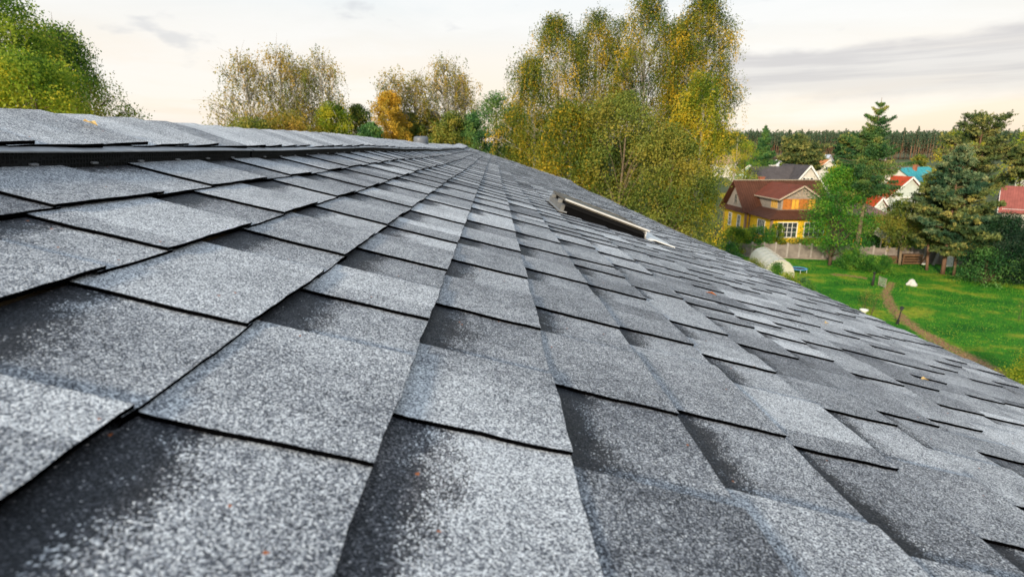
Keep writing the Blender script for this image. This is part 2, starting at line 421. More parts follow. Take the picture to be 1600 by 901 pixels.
def vent_len(l0, l1):
    mb = MB(); n = max(2, int((l1-l0)/.8)+1); ls = [l0+(l1-l0)*j/(n-1) for j in range(n)]
    uv = -2.73
    def rows(ptsf):
        b = len(mb.v); k = None
        for l in ls:
            pts = ptsf(l); k = len(pts); mb.v += [tuple(p) for p in pts]
        for j in range(n-1):
            for i in range(k-1): a = b+j*k+i; mb.f.append((a, a+1, a+k+1, a+k))
    rows(lambda l: [R(uv, l, .000), R(uv-.015, l, vt)])
    for l in (l0, l1): b = mb.add([R(uv, l, .004), R(uv-.015, l, vt), R(U_R, l, vt), R(U_R, l, .01)], [(0, 1, 2, 3)])
    o = hb(mb, 'ridge_vent', M_COMB)
    mb = MB(); 
    def rows2(): 
        b = 0
        for l in ls:
            for p in (R(uv-.6, l, vt+.0005), R(uv+.015, l, vt+.0005), R(uv+.015, l, vt+.0032), R(uv-.6, l, vt+.0032)): mb.v.append(tuple(p))
        for j in range(n-1):
            for i in range(4): a = j*4+i; c_ = j*4+(i+1) % 4; mb.f.append((a, a+4, c_+4, c_))
        mb.f.append((3, 2, 1, 0)); q = (n-1)*4; mb.f.append((q, q+1, q+2, q+3))
    rows2(); hb(mb, 'lip', M_LIP, o)
    # tabs clipped to the lower shingles
    l = l0+.35
    while l < min(l1, 22):
        mb = MB(); mb.hexa([R(uv-.01, l, .009), R(uv+.012, l, .009), R(uv+.012, l+.06, .009), R(uv-.01, l+.06, .009)], [R(uv-.01, l, .0125), R(uv+.012, l, .0125), R(uv+.012, l+.06, .0125), R(uv-.01, l+.06, .0125)]); l += .55
        hb(mb, 'clip', mat('clip_metal', (.22, .22, .23), .4, .1, 30), o)
l = LMIN; joints = [LMIN, 3.3, 6.95, 12.0] ; x = 12.0
while x < 62: x += 4.4; joints.append(min(x, LMAX))
for a, b in zip(joints, joints[1:]): vent_len(a, b-.05)

# ridge cap shingles, overlapping towards the viewer
mb = MB(); tone = []; across = []; cut = []
l = LMIN; capw = vt+.002
def capprof(u_frac): pass
while l < LMAX:
    l1 = min(l+.62*1.0, LMAX+.05); lap = .22; tn = min(.95, max(.3, rs.gauss(.68, .12)))
    ue = -2.80 + rs.uniform(-.03, .035); t0 = rs.uniform(.007, .011); nj = 5; jit = [rs.uniform(-.012, .012) for _ in range(nj)]
    skew = rs.uniform(-.01, .01)
    us = [ue, -3.1, -3.4, -3.62, U_R]
    top = []; 
    for j in range(nj):
        f = j/(nj-1); lj = l - lap + (l1-l+lap)*f; w = capw + t0*f + .004
        row = [R(us[0]+jit[j], lj, w)] + [R(u, lj, w+(.003 if i == 1 else 0)) for i, u in enumerate(us[1:4])] + [R(U_R, lj, w-.002)]
        ridge = row[-1]; row += [ridge+Vector((-du.x, -du.y, du.z))*q for q in (.03, .12, .28)]
        top.append(row)
    nb = len(mb.v); K = len(top[0])
    for row in top:
        for i, p in enumerate(row): mb.v.append(tuple(p)); tone.append(tn); across.append(2.); cut.append(0.)
    for j in range(nj-1):
        for i in range(K-1): a = nb+j*K+i; mb.f.append((a, a+1, a+K+1, a+K))
    # cut edges: the front and the ragged side
    def st(A, B):
        b = len(mb.v); n = len(A)
        for q in A+B: mb.v.append(tuple(q)); tone.append(0); across.append(2); cut.append(1.)
        for j in range(n-1): mb.f.append((b+j, b+n+j, b+n+j+1, b+j+1))
    st([r_[0] for r_ in top], [r_[0]-nn*(t0*j/(nj-1)+.0065)+du*-.0015 for j, r_ in enumerate(top)])
    st([p-nn*.010 for p in top[-1]], top[-1])
    l = l1
mb.a = {'tone': tone, 'across': across, 'cut': cut}
hb(mb, 'ridge_cap', M_SH)

# plastic vent pipe just behind the ridge
pb = R(U_R, 31.5, 0) + Vector((-du.x, -du.y, du.z))*.35
mb = MB(); cx, cy = pb.x, pb.y
c0 = W(657.5, 213, 9.35); rr = .118; zt = c0.z
prof = [(rr*.55, zt-.9), (rr*.55, zt-.17), (rr*1.0, zt-.165), (rr, zt-.05), (rr*.97, zt-.025), (rr*.84, zt-.006), (rr*.6, zt), (.001, zt+.002)]
n = 28
for r_, z_ in prof: mb.v += [(c0.x+r_*math.cos(2*math.pi*j/n), c0.y+r_*math.sin(2*math.pi*j/n), z_) for j in range(n)]
for i in range(len(prof)-1):
    for j in range(n): mb.f.append((i*n+j, i*n+(j+1) % n, (i+1)*n+(j+1) % n, (i+1)*n+j))
hb(mb, 'vent_pipe', mat('grey_pvc', (.12, .135, .16), .45, .08, 6, bump=0, spec=.4), smooth=True)

# skylight
def onl(px, py, l):               # sight line meets the cross-section at l
    r = ray(px, py); t = (l*Hh)/r.dot(vl); p = CAM + r*t; q = p-RO; return q.dot(du)/Hh, q.dot(nn)
L0 = 14.2
nu_t, nl_t = onl(885.5, 311.5, L0), onl(1013, 360, L0); nu_b, nl_b = onl(882, 322, L0), onl(1008.7, 374, L0)
# depth of the box along the ridge: from the far upper corner
best = min((abs(onl(864, 301, L0+x*.05)[0]-nu_t[0]) + 0, L0+x*.05) for x in range(1, 120))
LF = min(best[1], L0+3.2)
sky = empty('skylight', (0, 0, 0)); sky.location = R(3.3, L0+1); sky.parent = house; sky.matrix_parent_inverse = p_world(house).inverted()
def Rr(u, l, w): return RO + du*(u*Hh) + vl*(l*Hh) + nn*w
def quadbox(u0, u1, w00, w01, w10, w11, la, lb):   # bottom w at u0,u1 ; top w at u0,u1
    return [Rr(u0, la, w00), Rr(u1, la, w01), Rr(u1, lb, w01), Rr(u0, lb, w00)], [Rr(u0, la, w10), Rr(u1, la, w11), Rr(u1, lb, w11), Rr(u0, lb, w10)]
ua, wa = nu_t; ubb, wb = nl_t; wba, wbb = max(nu_b[1], .0), max(nl_b[1], 0.)
print('SKYLIGHT', nu_t, nl_t, nu_b, nl_b, LF)
M_ALU = mat('weathered_aluminium', (.16, .16, .155), .6, .3, 14, metal=.2, bump=.1)
mb = MB(); mb.hexa(*quadbox(ua+.03, ubb-.05, -.01, -.01, wa-.028, wb-.028, L0+.05, LF-.05)); hb(mb, 'curb', M_BLACK, sky)
mb = MB()
fr = .10; t_ = .020
for (u0, u1, la, lb) in ((ua, ubb, L0, L0+fr), (ua, ubb, LF-fr, LF), (ua, ua+fr, L0+fr, LF-fr), (ubb-fr, ubb, L0+fr, LF-fr)):
    wf = lambda u: wa+(wb-wa)*(u-ua)/(ubb-ua)
    mb.hexa(*quadbox(u0, u1, wf(u0)-t_, wf(u1)-t_, wf(u0), wf(u1), la, lb))
hb(mb, 'frame', mat('bronze_frame', (.10, .092, .078), .6, .25, 25, spec=.2), sky, bevel=.003)
mb = MB(); mb.hexa(*quadbox(ua-.03, ubb+.03, wa-.007, wb-.007, wa+.004, wb+.004, L0-.06, L0+.05)); hb(mb, 'edge_trim', mat('pale_aluminium', (.55, .55, .54), .5, .1, 20), sky)
mb = MB(); mb.hexa(*quadbox(ua+fr, ubb-fr, wa-.016, wb-.016, wa-.008, wb-.008, L0+fr, LF-fr))
hb(mb, 'glass', mat('dusty_glass', (.09, .08, .06), .5, .45, 30, spec=.6, bump=.05), sky)
mb = MB()
for off, w0 in ((-.04, -.030), (-.025, -.044)):
    mb.hexa(*quadbox(ua+.01, ubb-.02, wa+w0-.003, wb+w0-.003, wa+w0+.003, wb+w0+.003, L0+off*1., L0+.06))
hb(mb, 'gasket', mat('grey_rubber', (.010, .010, .011), .6, .1, 10, spec=.15), sky)
mb = MB(); mb.hexa(*quadbox(ua-.06, ua+.05, .0, .0, wa-.05, wa-.045, L0+.1, LF-.1))
hb(mb, 'end_plate', M_ALU, sky)
for ll in (L0+.7, LF-.9):
    mb = MB(); mb.hexa(*quadbox(ua-.10, ua+.02, wa-.055, wa-.055, wa-.02, wa-.02, ll, ll+.14)); hb(mb, 'hinge', M_ALU, sky, bevel=.004)
# flashing: flat collar and the pale apron swept down over the lower shingles
mb = MB(); mb.hexa(*quadbox(ua-.12, ua+.1, .012, .012, .016, .02, L0-.05, LF+.3)); hb(mb, 'collar', mat('grey_lead', (.26, .27, .28), .5, .15, 8), sky)
mb = MB(); ap = []
tgt = [(1009.5, 361), (1008, 368), (1010, 374), (1020, 380), (1032, 385), (1051, 393.5)]
for i, (px, py) in enumerate(tgt):
    u_, w_ = onl(px, py, L0-.02); f_ = i/5
    if i >= 3: w_ = max(.022-.003*(i-3), .013)
    ap.append((u_, w_))
for i, (u_, w_) in enumerate(ap):
    for l_ in (L0-.05, LF): mb.v.append(tuple(Rr(u_, l_, w_)))
for i, (u_, w_) in enumerate(ap):
    for l_ in (L0-.05, LF): mb.v.append(tuple(Rr(u_+.02, l_, w_-.007)))
k = len(ap)
for i in range(k-1): mb.f += [(2*i, 2*i+1, 2*i+3, 2*i+2), (2*k+2*i, 2*k+2*i+2, 2*k+2*i+3, 2*k+2*i+1), (2*i, 2*i+2, 2*k+2*i+2, 2*k+2*i)]
hb(mb, 'apron', mat('white_flashing', (.72, .73, .73), .45, .06, 6), sky, smooth=False)

# fallen leaves lying on the shingles
LEAFM = {}
def fallen(px, py, size, col, label, onridge=False):
    r = ray(px, py); o_ = .015 if not onridge else .055
    t = -(Hh-o_)/r.dot(nn); p = CAM + r*t; q = p-RO; p = p + nn*(sag(q.dot(du)/Hh, q.dot(vl)/Hh)+.004)
    m = mat('dry_leaf_'+('orange' if col[1] < .25 else 'pale'), col, .7, .3, 60, bump=.1)
    mb = MB(); ang = rs.uniform(-.5, .9); a = (du*math.cos(ang)+vl*math.sin(ang))*size; b = nn.cross(a).normalized()*size*.42
    mb.add([p-a, p-a*.5+b*.8+nn*.002, p+a*.2+b+nn*.008, p+a, p+a*.2-b+nn*.004, p-a*.5-b*.8+nn*.007, p+nn*.0015], [(0, 1, 6), (1, 2, 6), (2, 3, 6), (3, 4, 6), (4, 5, 6), (5, 0, 6)])
    o = mb.build('fallen_leaf', m); tag(o, label, 'leaf')
    sd_ = o.modifiers.new('thick', 'SOLIDIFY'); sd_.thickness = .0008
fallen(1111, 460, .024, (.42, .13, .03), "curled orange leaf lying on the shingles down from the skylight")
fallen(1444, 594, .022, (.62, .42, .16), "pale yellow leaf lying near the lower right edge of the shingles")
fallen(141, 194, .020, (.45, .30, .20), "small brown leaf lying on the ridge cap at the left", True)
fallen(1291, 505, .02, (.60, .45, .22), "tiny pale leaf on the far shingles close to the eave")

# ================================================================== GROUND
def ground_material():
    m = bpy.data.materials.new('lawn_grass'); m.use_nodes = True; N = m.node_tree.nodes; L = m.node_tree.links; p = N['Principled BSDF']
    p.inputs['Roughness'].default_value = .9; p.inputs['Specular IOR Level'].default_value = .15
    tc = N.new('ShaderNodeTexCoord')
    def noise(s, d=5, st=(1, 1, 1)):
        mp = N.new('ShaderNodeMapping'); mp.inputs['Scale'].default_value = st; L.new(tc.outputs['Object'], mp.inputs[0])
        n = N.new('ShaderNodeTexNoise'); n.inputs['Scale'].default_value = s; n.inputs['Detail'].default_value = d; n.inputs['Roughness'].default_value = .65; L.new(mp.outputs[0], n.inputs['Vector']); return n.outputs[0]
    r = N.new('ShaderNodeValToRGB'); L.new(noise(.22), r.inputs[0]); e = r.color_ramp.elements
    e[0].position = .36; e[0].color = (.014, .12, .007, 1); e[1].position = .64; e[1].color = (.27, .32, .025, 1)
    q = e.new(.52); q.color = (.045, .215, .011, 1)
    r2 = N.new('ShaderNodeValToRGB'); L.new(noise(3.5, 8), r2.inputs[0]); e = r2.color_ramp.elements
    e[0].position = .3; e[0].color = (.50, .52, .5, 1); e[1].position = .7; e[1].color = (1.30, 1.22, 1.1, 1)
    mx = N.new('ShaderNodeMix'); mx.data_type = 'RGBA'; mx.blend_type = 'MULTIPLY'; mx.inputs[0].default_value = .9; mx.clamp_result = False
    L.new(r.outputs[0], mx.inputs[6]); L.new(r2.outputs[0], mx.inputs[7]); L.new(mx.outputs[2], p.inputs['Base Color'])
    b = N.new('ShaderNodeBump'); b.inputs['Distance'].default_value = .12; b.inputs['Strength'].default_value = .8; L.new(noise(9, 8), b.inputs['Height']); L.new(b.outputs[0], p.inputs['Normal'])
    return m
M_GRASS = ground_material()
M_FIELD = mat('rough_ground', (.06, .08, .025), .95, .5, .15)
mb = MB(); mb.add([(-2500, -300, -.03), (2500, -300, -.03), (2500, 3500, -.03), (-2500, 3500, -.03)], [(0, 1, 2, 3)])
tag(mb.build('ground', M_FIELD), kind='structure')
FA, FB = G(1140, 399), G(1500, 413)         # foot of the concrete fence
FA.z = FB.z = 0; fd = (FB-FA).normalized(); FA2 = FA - fd*12; FB2 = FB + fd*30
mb = MB(); mb.add([(-20, -5, 0), (95, -5, 0), FB2+Vector((10, 0, 0)), FA2-fd*30], [(0, 1, 2, 3)])
tag(mb.build('lawn', M_GRASS), kind='structure')
def soil_over_grass():
    m = M_GRASS.copy(); m.name = 'worn_path'; N = m.node_tree.nodes; L = m.node_tree.links; p = N['Principled BSDF']
    src = p.inputs['Base Color'].links[0].from_socket; at = N.new('ShaderNodeAttribute'); at.attribute_name = 'worn'
    tc = N.new('ShaderNodeTexCoord'); n = N.new('ShaderNodeTexNoise'); n.inputs['Scale'].default_value = 2.6; n.inputs['Detail'].default_value = 8; n.inputs['Roughness'].default_value = .75
    L.new(tc.outputs['Object'], n.inputs['Vector']); ad = N.new('ShaderNodeMath'); L.new(at.outputs['Fac'], ad.inputs[0]); L.new(n.outputs[0], ad.inputs[1])
    r = N.new('ShaderNodeMapRange'); r.inputs[1].default_value = .84; r.inputs[2].default_value = 1.04; L.new(ad.outputs[0], r.inputs[0])
    mx = N.new('ShaderNodeMix'); mx.data_type = 'RGBA'; L.new(r.outputs[0], mx.inputs[0]); L.new(src, mx.inputs[6])
    r2 = N.new('ShaderNodeValToRGB'); n2 = N.new('ShaderNodeTexNoise'); n2.inputs['Scale'].default_value = 7; n2.inputs['Detail'].default_value = 6; L.new(tc.outputs['Object'], n2.inputs['Vector']); L.new(n2.outputs[0], r2.inputs[0])
    r2.color_ramp.elements[0].position = .35; r2.color_ramp.elements[0].color = (.16, .08, .03, 1); r2.color_ramp.elements[1].position = .68; r2.color_ramp.elements[1].color = (.46, .28, .14, 1)
    L.new(r2.outputs[0], mx.inputs[7]); L.new(mx.outputs[2], p.inputs['Base Color']); return m
M_WORN = soil_over_grass()
def ribbon(pts, widths, z, name, m):
    mb = MB(); k = len(pts); wn = []
    for i, (px, py) in enumerate(pts):
        p = G(px, py); a = G(*pts[max(i-1, 0)]); b = G(*pts[min(i+1, k-1)]); d = (b-a).normalized(); s = Vector((-d.y, d.x, 0))*widths[i]*2.2
        for t, w in ((-1, 0), (-.4, .42), (0, .72), (.4, .42), (1, 0)): mb.v.append(tuple(p+s*t+Vector((0, 0, z)))); wn.append(w*rs.uniform(.85, 1.15) if 0 < i < k-1 else 0)
    for i in range(k-1):
        for j in range(4): mb.f.append((i*5+j, i*5+j+1, i*5+6+j, i*5+5+j))
    mb.a = {'worn': wn}; return tag(mb.build(name, m), kind='structure')
def dens(pts, n=6):
    out = []
    for (a, b) in zip(pts, pts[1:]): out += [(a[0]+(b[0]-a[0])*i/n, a[1]+(b[1]-a[1])*i/n) for i in range(n)]
    return out+[pts[-1]]
pp = dens([(1394, 440), (1391, 446), (1384, 456), (1387, 468), (1399, 489), (1431, 513), (1470, 536), (1512, 558), (1567, 586), (1640, 622)])
ribbon(pp, [.30+.50*i/len(pp) for i in range(len(pp))], .006, 'path', M_WORN)
ribbon(dens([(1300, 430), (1312, 429), (1330, 431), (1348, 434), (1356, 435)]), [.55]*25, .006, 'soil_patch', M_WORN)
def tufts():
    n = 90000; P = []
    A = [G(1225, 412), G(1600, 424), G(1640, 625), G(1300, 500)]
    x = rng.uniform(14, 75, n); y = rng.uniform(24, 66, n)
    P = np.stack([x, y, np.full(n, .03)], 1); pxs = 800+F*x/y
    k = (pxs > 1180) & (pxs < 1640); P = P[k]; n = len(P)
    t = .5+.4*np.sin(P[:, 0]*.5+np.sin(P[:, 1]*.7)*1.5)*np.sin(P[:, 1]*.43+1)+rng.normal(0, .3, n)
    return tag(quads('grass', leafquads(P, .055, .30, down=-.5), t, foliage('grass_blades', [(.012, .11, .006), (.04, .22, .01), (.13, .31, .015), (.24, .33, .03)], .3, .3, .2)), kind='stuff', label="short lawn grass growing over the garden", cat='grass')
tufts()

# ================================================================== TREES
BARKB = mat('birch_bark', (.42, .38, .32), .85, .55, 5, stretch=(1, 1, 4), col2=(.62, .58, .52))
BARKD = mat('dark_bark', (.09, .06, .04), .9, .35, 8)
BARKP = mat('pine_bark', (.15, .085, .055), .9, .35, 5)
BARKG = mat('grey_brown_bark', (.20, .15, .10), .9, .3, 6)
def crown_pts(clumps, per, csize, vert=.8):
    n = len(clumps); P = np.repeat(clumps, per, axis=0); o = np.clip(rng.normal(size=P.shape), -1.7, 1.7)*csize; o[:, 2] *= vert
    return P+o
def broadleaf(name, base, H, Rr_, zb, prof, leaf, n_clump, per, fol, bark, label, cat='tree', group=None, strands=0, droop=1.6, csize=None, lean=(0, 0), trunk_r=None, seed=0, irreg=.3, hollow=.45, limbs=26, twigs=0, tintspan=.5, aspect=.6):
    g = np.random.default_rng(seed+100); root = empty(name, base, label=label, cat=cat, group=group)
    cs = csize or Rr_*.16
    ph = g.uniform(0, 6.3, 6)
    t = g.uniform(0, 1, n_clump)**.9; a = g.uniform(0, 2*np.pi, n_clump); rr = (hollow + (1-hollow)*g.uniform(0, 1, n_clump)**.6)
    rad_ = Rr_*np.interp(t, [p[0] for p in prof], [p[1] for p in prof])
    irr = 1 + irreg*(np.sin(2*a+ph[0]+4*t)*.5+np.sin(3*a+ph[1]-9*t)*.4+np.sin(5*a+ph[2]+17*t)*.4+np.sin(23*t+ph[5]+a)*.3)
    C = np.stack([np.cos(a)*rr*rad_*irr + lean[0]*t, np.sin(a)*rr*rad_*irr + lean[1]*t, zb+(H-zb)*t], 1)
    ct = g.uniform(.5-tintspan, .5+tintspan, n_clump)
    n = n_clump*per
    P = crown_pts(C, per, cs*1.0); T = np.repeat(ct, per)*.8+.1+rng.normal(0, .07, n)
    V = [leafquads(P, leaf, aspect)]; TT = [T]
    if strands:
        k = g.integers(0, n_clump, strands); S0 = C[k]+g.normal(size=(strands, 3))*cs*.9
        ln = g.uniform(.4, 1.0, strands)*droop; m_ = 26; q = np.linspace(0, 1, m_)
        out = S0.copy(); out[:, 2] = 0; out /= np.linalg.norm(out, axis=1)[:, None]+1e-6
        PP = S0[:, None, :] + out[:, None, :]*(q[None, :, None]**.6)*ln[:, None, None]*.22
        PP[:, :, 2] -= (q[None, :]**1.3)*ln[:, None]
        PP = PP.reshape(-1, 3)+rng.normal(size=(strands*m_, 3))*leaf*1.0
        keep = PP[:, 2] > .2; st = np.repeat(np.clip(ct[k]+g.normal(0, .25, strands), 0, 1), m_)[keep]
        V.append(leafquads(PP[keep], leaf*.85, .5, down=.8)); TT.append(st)
    quads('crown', np.concatenate(V), np.concatenate(TT), fol, root)
    # trunk and limbs
    mb = MB(); tr = trunk_r or H*.013; pts = []; r_ = []
    for i in range(9):
        f = i/8; pts.append((lean[0]*f*f+.012*H*math.sin(f*5+ph[3]), lean[1]*f*f+.012*H*math.sin(f*4+ph[4]), (H*.96)*f-.1 if i else -.1)); r_.append(tr*(1-.93*f)+.004)
    mb.tube(pts, r_, 8)
    idx = g.permutation(n_clump)[:limbs]
    for j in idx:
        c = C[j]; z0 = max(zb*.6, c[2]-Rr_*g.uniform(.5, 1.2)); f = z0/H/.96; f = min(max(f, .03), .9)
        s = Vector(pts[min(8, int(f*8))]).lerp(Vector(pts[min(8, int(f*8)+1)]), f*8-int(f*8)); c = Vector(c)
        mid = s.lerp(c, .5)+Vector((0, 0, (c-s).length*.12)); w = tr*(1-.85*f)*.45
        mb.tube([s, s.lerp(mid, .5)+Vector((0, 0, .03)), mid, mid.lerp(c, .5), c], [w, w*.8, w*.6, w*.38, w*.12], 5)
    if twigs:
        for j in g.permutation(n_clump)[:twigs]:
            c = Vector(C[j]); z0 = max(zb*.8, c.z-Rr_*.5); s = Vector((lean[0]*.5+ (c.x)*.25, c.y*.25, z0)); 
            for q in range(3):
                e = c+Vector(g.normal(size=3))*cs*1.3; mb.tube([s.lerp(c, .55), c.lerp(e, .3), e], [tr*.10, tr*.06, tr*.02], 3)
    hb_(mb, 'trunk', bark, root)
    return root
def hb_(mb, name, m, root, smooth=True):
    o = mb.build(name, m, None, smooth=smooth); o.parent = root; return o
OVAL = [(0, .45), (.2, .85), (.45, 1), (.7, .8), (.9, .42), (1, .12)]
BIRCH = [(0, .75), (.12, 1), (.3, 1), (.5, .92), (.7, .74), (.84, .52), (.94, .28), (1, .08)]
ROUND = [(0, .55), (.25, .95), (.55, 1), (.8, .78), (.95, .42), (1, .15)]

F_BIRCH = foliage('birch_leaves_olive', [(.025, .06, .008), (.07, .12, .014), (.15, .19, .02), (.27, .25, .025), (.62, .40, .025)], .45, .30, .34)
F_BIRCHY = foliage('birch_leaves_yellow', [(.08, .15, .015), (.20, .25, .02), (.42, .38, .03), (.72, .50, .03)], .5, .4)
F_BIRCHK = foliage('birch_leaves_thin', [(.11, .15, .03), (.26, .26, .04), (.44, .34, .06), (.56, .36, .07)], .6, .25)
F_LIME = foliage('bright_green_leaves', [(.07, .15, .02), (.20, .32, .03), (.40, .48, .05), (.66, .58, .05)], .85, .4)
F_WILL = foliage('willow_leaves', [(.05, .13, .02), (.13, .24, .03), (.26, .33, .04), (.42, .36, .06)], .5, .4)
F_GREEN = foliage('mid_green_leaves', [(0.018, 0.090, 0.015), (0.045, 0.165, 0.021), (0.105, 0.270, 0.030), (0.240, 0.360, 0.045)], .4, .5)
F_OLIVE = foliage('olive_leaves', [(0.042, 0.084, 0.014), (0.112, 0.168, 0.028), (0.224, 0.252, 0.042), (0.336, 0.280, 0.042)], .4, .4)
F_ORANGE = foliage('orange_leaves', [(.26, .22, .03), (.55, .36, .04), (.74, .44, .05)], .5, .5)
F_DARKG = foliage('cool_green_leaves', [(0.020, 0.076, 0.027), (0.051, 0.145, 0.043), (0.102, 0.221, 0.060), (0.170, 0.255, 0.051)], .35, .3)
F_NEED = foliage('spruce_needles', [(0.019, 0.067, 0.024), (0.043, 0.120, 0.034), (0.108, 0.180, 0.038), (0.312, 0.288, 0.072)], .15, .5)
F_PINE = foliage('pine_needles', [(.025, .055, .018), (.08, .12, .035), (.19, .215, .06), (.42, .36, .10)], .15, .6, .3)
F_YEW = foliage('yew_needles', [(.004, .022, .010), (.010, .040, .015), (.022, .065, .020)], .12)
F_FOREST = foliage('forest_pine_needles', [(0.053, 0.093, 0.053), (0.083, 0.128, 0.068), (0.128, 0.165, 0.083)], .2, .05)

def ptree(px, ptop, y, halfw_px, fol, label, zb=None, ybot=None, name='birch_tree', prof=BIRCH, **k):
    top = W(px, ptop, y); base = (top.x, top.y, 0); scale = y/F*1.03
    z0 = W(px, ybot, y).z if ybot else (zb or top.z*.2)
    return broadleaf(name, base, top.z, halfw_px*scale, max(z0, .5), prof, fol=fol, label=label, **k)

GB = 'tall autumn birches behind the roof'

ptree(868, 32, 37, 74, F_BIRCH, "birch at the left end of the tall clump, with long hanging branches", ybot=330, leaf=.050, n_clump=330, per=102, strands=1500, droop=1.4, seed=1, irreg=.42, csize=.36, group=GB, bark=BARKB, twigs=60)
ptree(935, 24, 40, 64, F_BIRCH, "slim feathery birch between the drooping left one and the tallest one", ybot=340, leaf=.050, n_clump=340, per=95, strands=900, droop=1.8, seed=2, irreg=.42, csize=.36, group=GB, bark=BARKB, twigs=80)
ptree(1014, -4, 38, 76, F_BIRCH, "tallest birch in the middle of the clump", ybot=340, leaf=.050, n_clump=340, per=102, strands=1100, droop=1.4, seed=3, irreg=.42, csize=.36, group=GB, bark=BARKB, twigs=80)
ptree(1102, -2, 36, 52, F_BIRCH, "narrow pointed birch at the right end of the tall clump", ybot=250, leaf=.050, n_clump=360, per=102, strands=1000, droop=1.4, seed=4, irreg=.42, csize=.36, group=GB, bark=BARKB, twigs=60)
ptree(1098, 120, 33, 46, F_BIRCHY, "low yellow birch spreading in front of the narrow pointed birch, above the yellow house", ybot=390, leaf=.055, n_clump=300, per=60, strands=1100, droop=1.5, seed=5, group=GB, bark=BARKB)
ptree(975, 155, 32, 78, F_OLIVE, "leafy understorey tree with orange sprays below the tallest birch", ybot=420, name='broadleaf_tree', leaf=.055, n_clump=300, per=120, csize=.36, prof=ROUND, seed=6, bark=BARKG, irreg=.35)
ptree(890, 165, 33, 60, F_BIRCH, "dense dark green birch below the drooping one, behind the skylight", ybot=380, leaf=.055, n_clump=420, per=70, strands=420, droop=1.8, seed=7, group=GB, bark=BARKB)
ptree(1052, 205, 31, 55, F_OLIVE, "dense olive tree right above the eave beside the yellow birch", ybot=430, name='broadleaf_tree', leaf=.05, n_clump=240, per=120, csize=.32, prof=ROUND, seed=8, bark=BARKG)
ptree(972, 34, 43, 44, F_BIRCH, "thin olive birch filling in behind, between the slim feathery birch and the tallest one", ybot=300, leaf=.06, n_clump=200, per=50, strands=600, droop=1.6, seed=12, irreg=.45, group=GB, bark=BARKB, csize=.36)
ptree(1062, 40, 41, 44, F_BIRCH, "thin birch filling in behind, between the tallest one and the narrow pointed one", ybot=300, leaf=.06, n_clump=200, per=50, strands=600, droop=1.6, seed=13, irreg=.45, group=GB, bark=BARKB, csize=.36)
ptree(832, 95, 36, 30, F_BIRCH, "short drooping birch forming the left shoulder of the tall clump", ybot=300, leaf=.050, n_clump=150, per=85, strands=600, droop=1.5, seed=14, irreg=.4, group=GB, bark=BARKB, csize=.34)
# far left
ptree(-8, -2, 22, 70, F_LIME, "bright yellow green tree cut by the left edge of the photo", ybot=260, name='willow_tree', leaf=.05, n_clump=230, per=90, prof=ROUND, seed=9, bark=BARKG, strands=350, droop=1.0)
ptree(84, 46, 25, 62, F_WILL, "light green drooping willow beside the bright one at the left", ybot=250, name='willow_tree', leaf=.048, n_clump=230, per=62, prof=[(0, 1.2), (.3, 1.1), (.6, .8), (.85, .5), (1, .12)], seed=10, bark=BARKG, strands=1300, droop=1.8, twigs=60, irreg=.4)
ptree(28, 90, 20, 70, F_LIME, "low bushy lime green tree in front of the left willows", ybot=240, name='broadleaf_tree', leaf=.05, n_clump=240, per=100, prof=ROUND, seed=11, bark=BARKG)
# thin birches
GT = 'thin airy birches on the skyline'
for i, (px, pt, hw, lb) in enumerate([(375, 86, 42, "leftmost thin birch of the open group, leaning left"), (428, 78, 46, "middle thin birch of the open group on the skyline"), (500, 84, 42, "right thin birch of the open group above the ridge"), (462, 95, 38, "sparse birch behind the two taller ones of the open group")]):
    ptree(px, pt, 42+i*1.5, hw, F_BIRCHK, lb, ybot=250, leaf=.068, n_clump=110, per=30, strands=260, droop=1.5, seed=20+i, group=GT, bark=BARKB, twigs=110, csize=.42, hollow=.25, irreg=.4, limbs=40, prof=[(0, .8), (.3, 1), (.6, .95), (.8, .7), (.93, .45), (1, .2)])
for i, (px, pt, hw, lb) in enumerate([(612, 110, 26, "thin birch rising behind the orange tree"), (650, 118, 22, "slender birch between the orange tree and the wider bare one"), (700, 98, 44, "wide half bare birch behind the vent pipe"), (722, 120, 22, "small thin birch beside the dark green trees")]):
    ptree(px, pt, 44+i*1.2, hw, F_BIRCHK, lb, ybot=240, leaf=.068, n_clump=95, per=32, strands=160, droop=1.1, seed=30+i, group=GT, bark=BARKB, twigs=90, csize=.42, hollow=.25, irreg=.4, limbs=40, prof=[(0, .8), (.3, 1), (.6, .95), (.8, .7), (.93, .45), (1, .2)])
low = [(385, 190, 45, F_OLIVE, "low olive scrub tree under the leftmost thin birch"), (455, 182, 50, F_BIRCHK, "low khaki scrub tree under the thin birches"), (520, 165, 32, F_LIME, "light green tree behind the ridge, left of the orange tree"), (558, 168, 26, F_OLIVE, "olive tree next to the orange tree"), (578, 195, 18, F_DARKG, "small dark green tree at the foot of the orange tree"),
       (606, 148, 27, F_ORANGE, "orange autumn tree above the ridge"), (640, 180, 24, F_OLIVE, "dark olive tree left of the vent pipe"), (672, 176, 24, F_BIRCH, "olive and gold tree right behind the vent pipe"), (705, 180, 28, F_OLIVE, "dark leafy tree right of the vent pipe"), (628, 205, 20, F_ORANGE, "small orange sapling behind the vent pipe"),
       (772, 152, 42, F_DARKG, "cool green tree between the ridge end and the tall birches"), (803, 165, 34, F_DARKG, "second cool green tree, touching the drooping birch"), (742, 178, 26, F_DARKG, "small green tree over the far end of the ridge"), (815, 205, 24, F_BIRCH, "young birch in front of the cool green trees"), (845, 195, 26, F_BIRCHY, "yellow young birch at the left foot of the tall clump")]
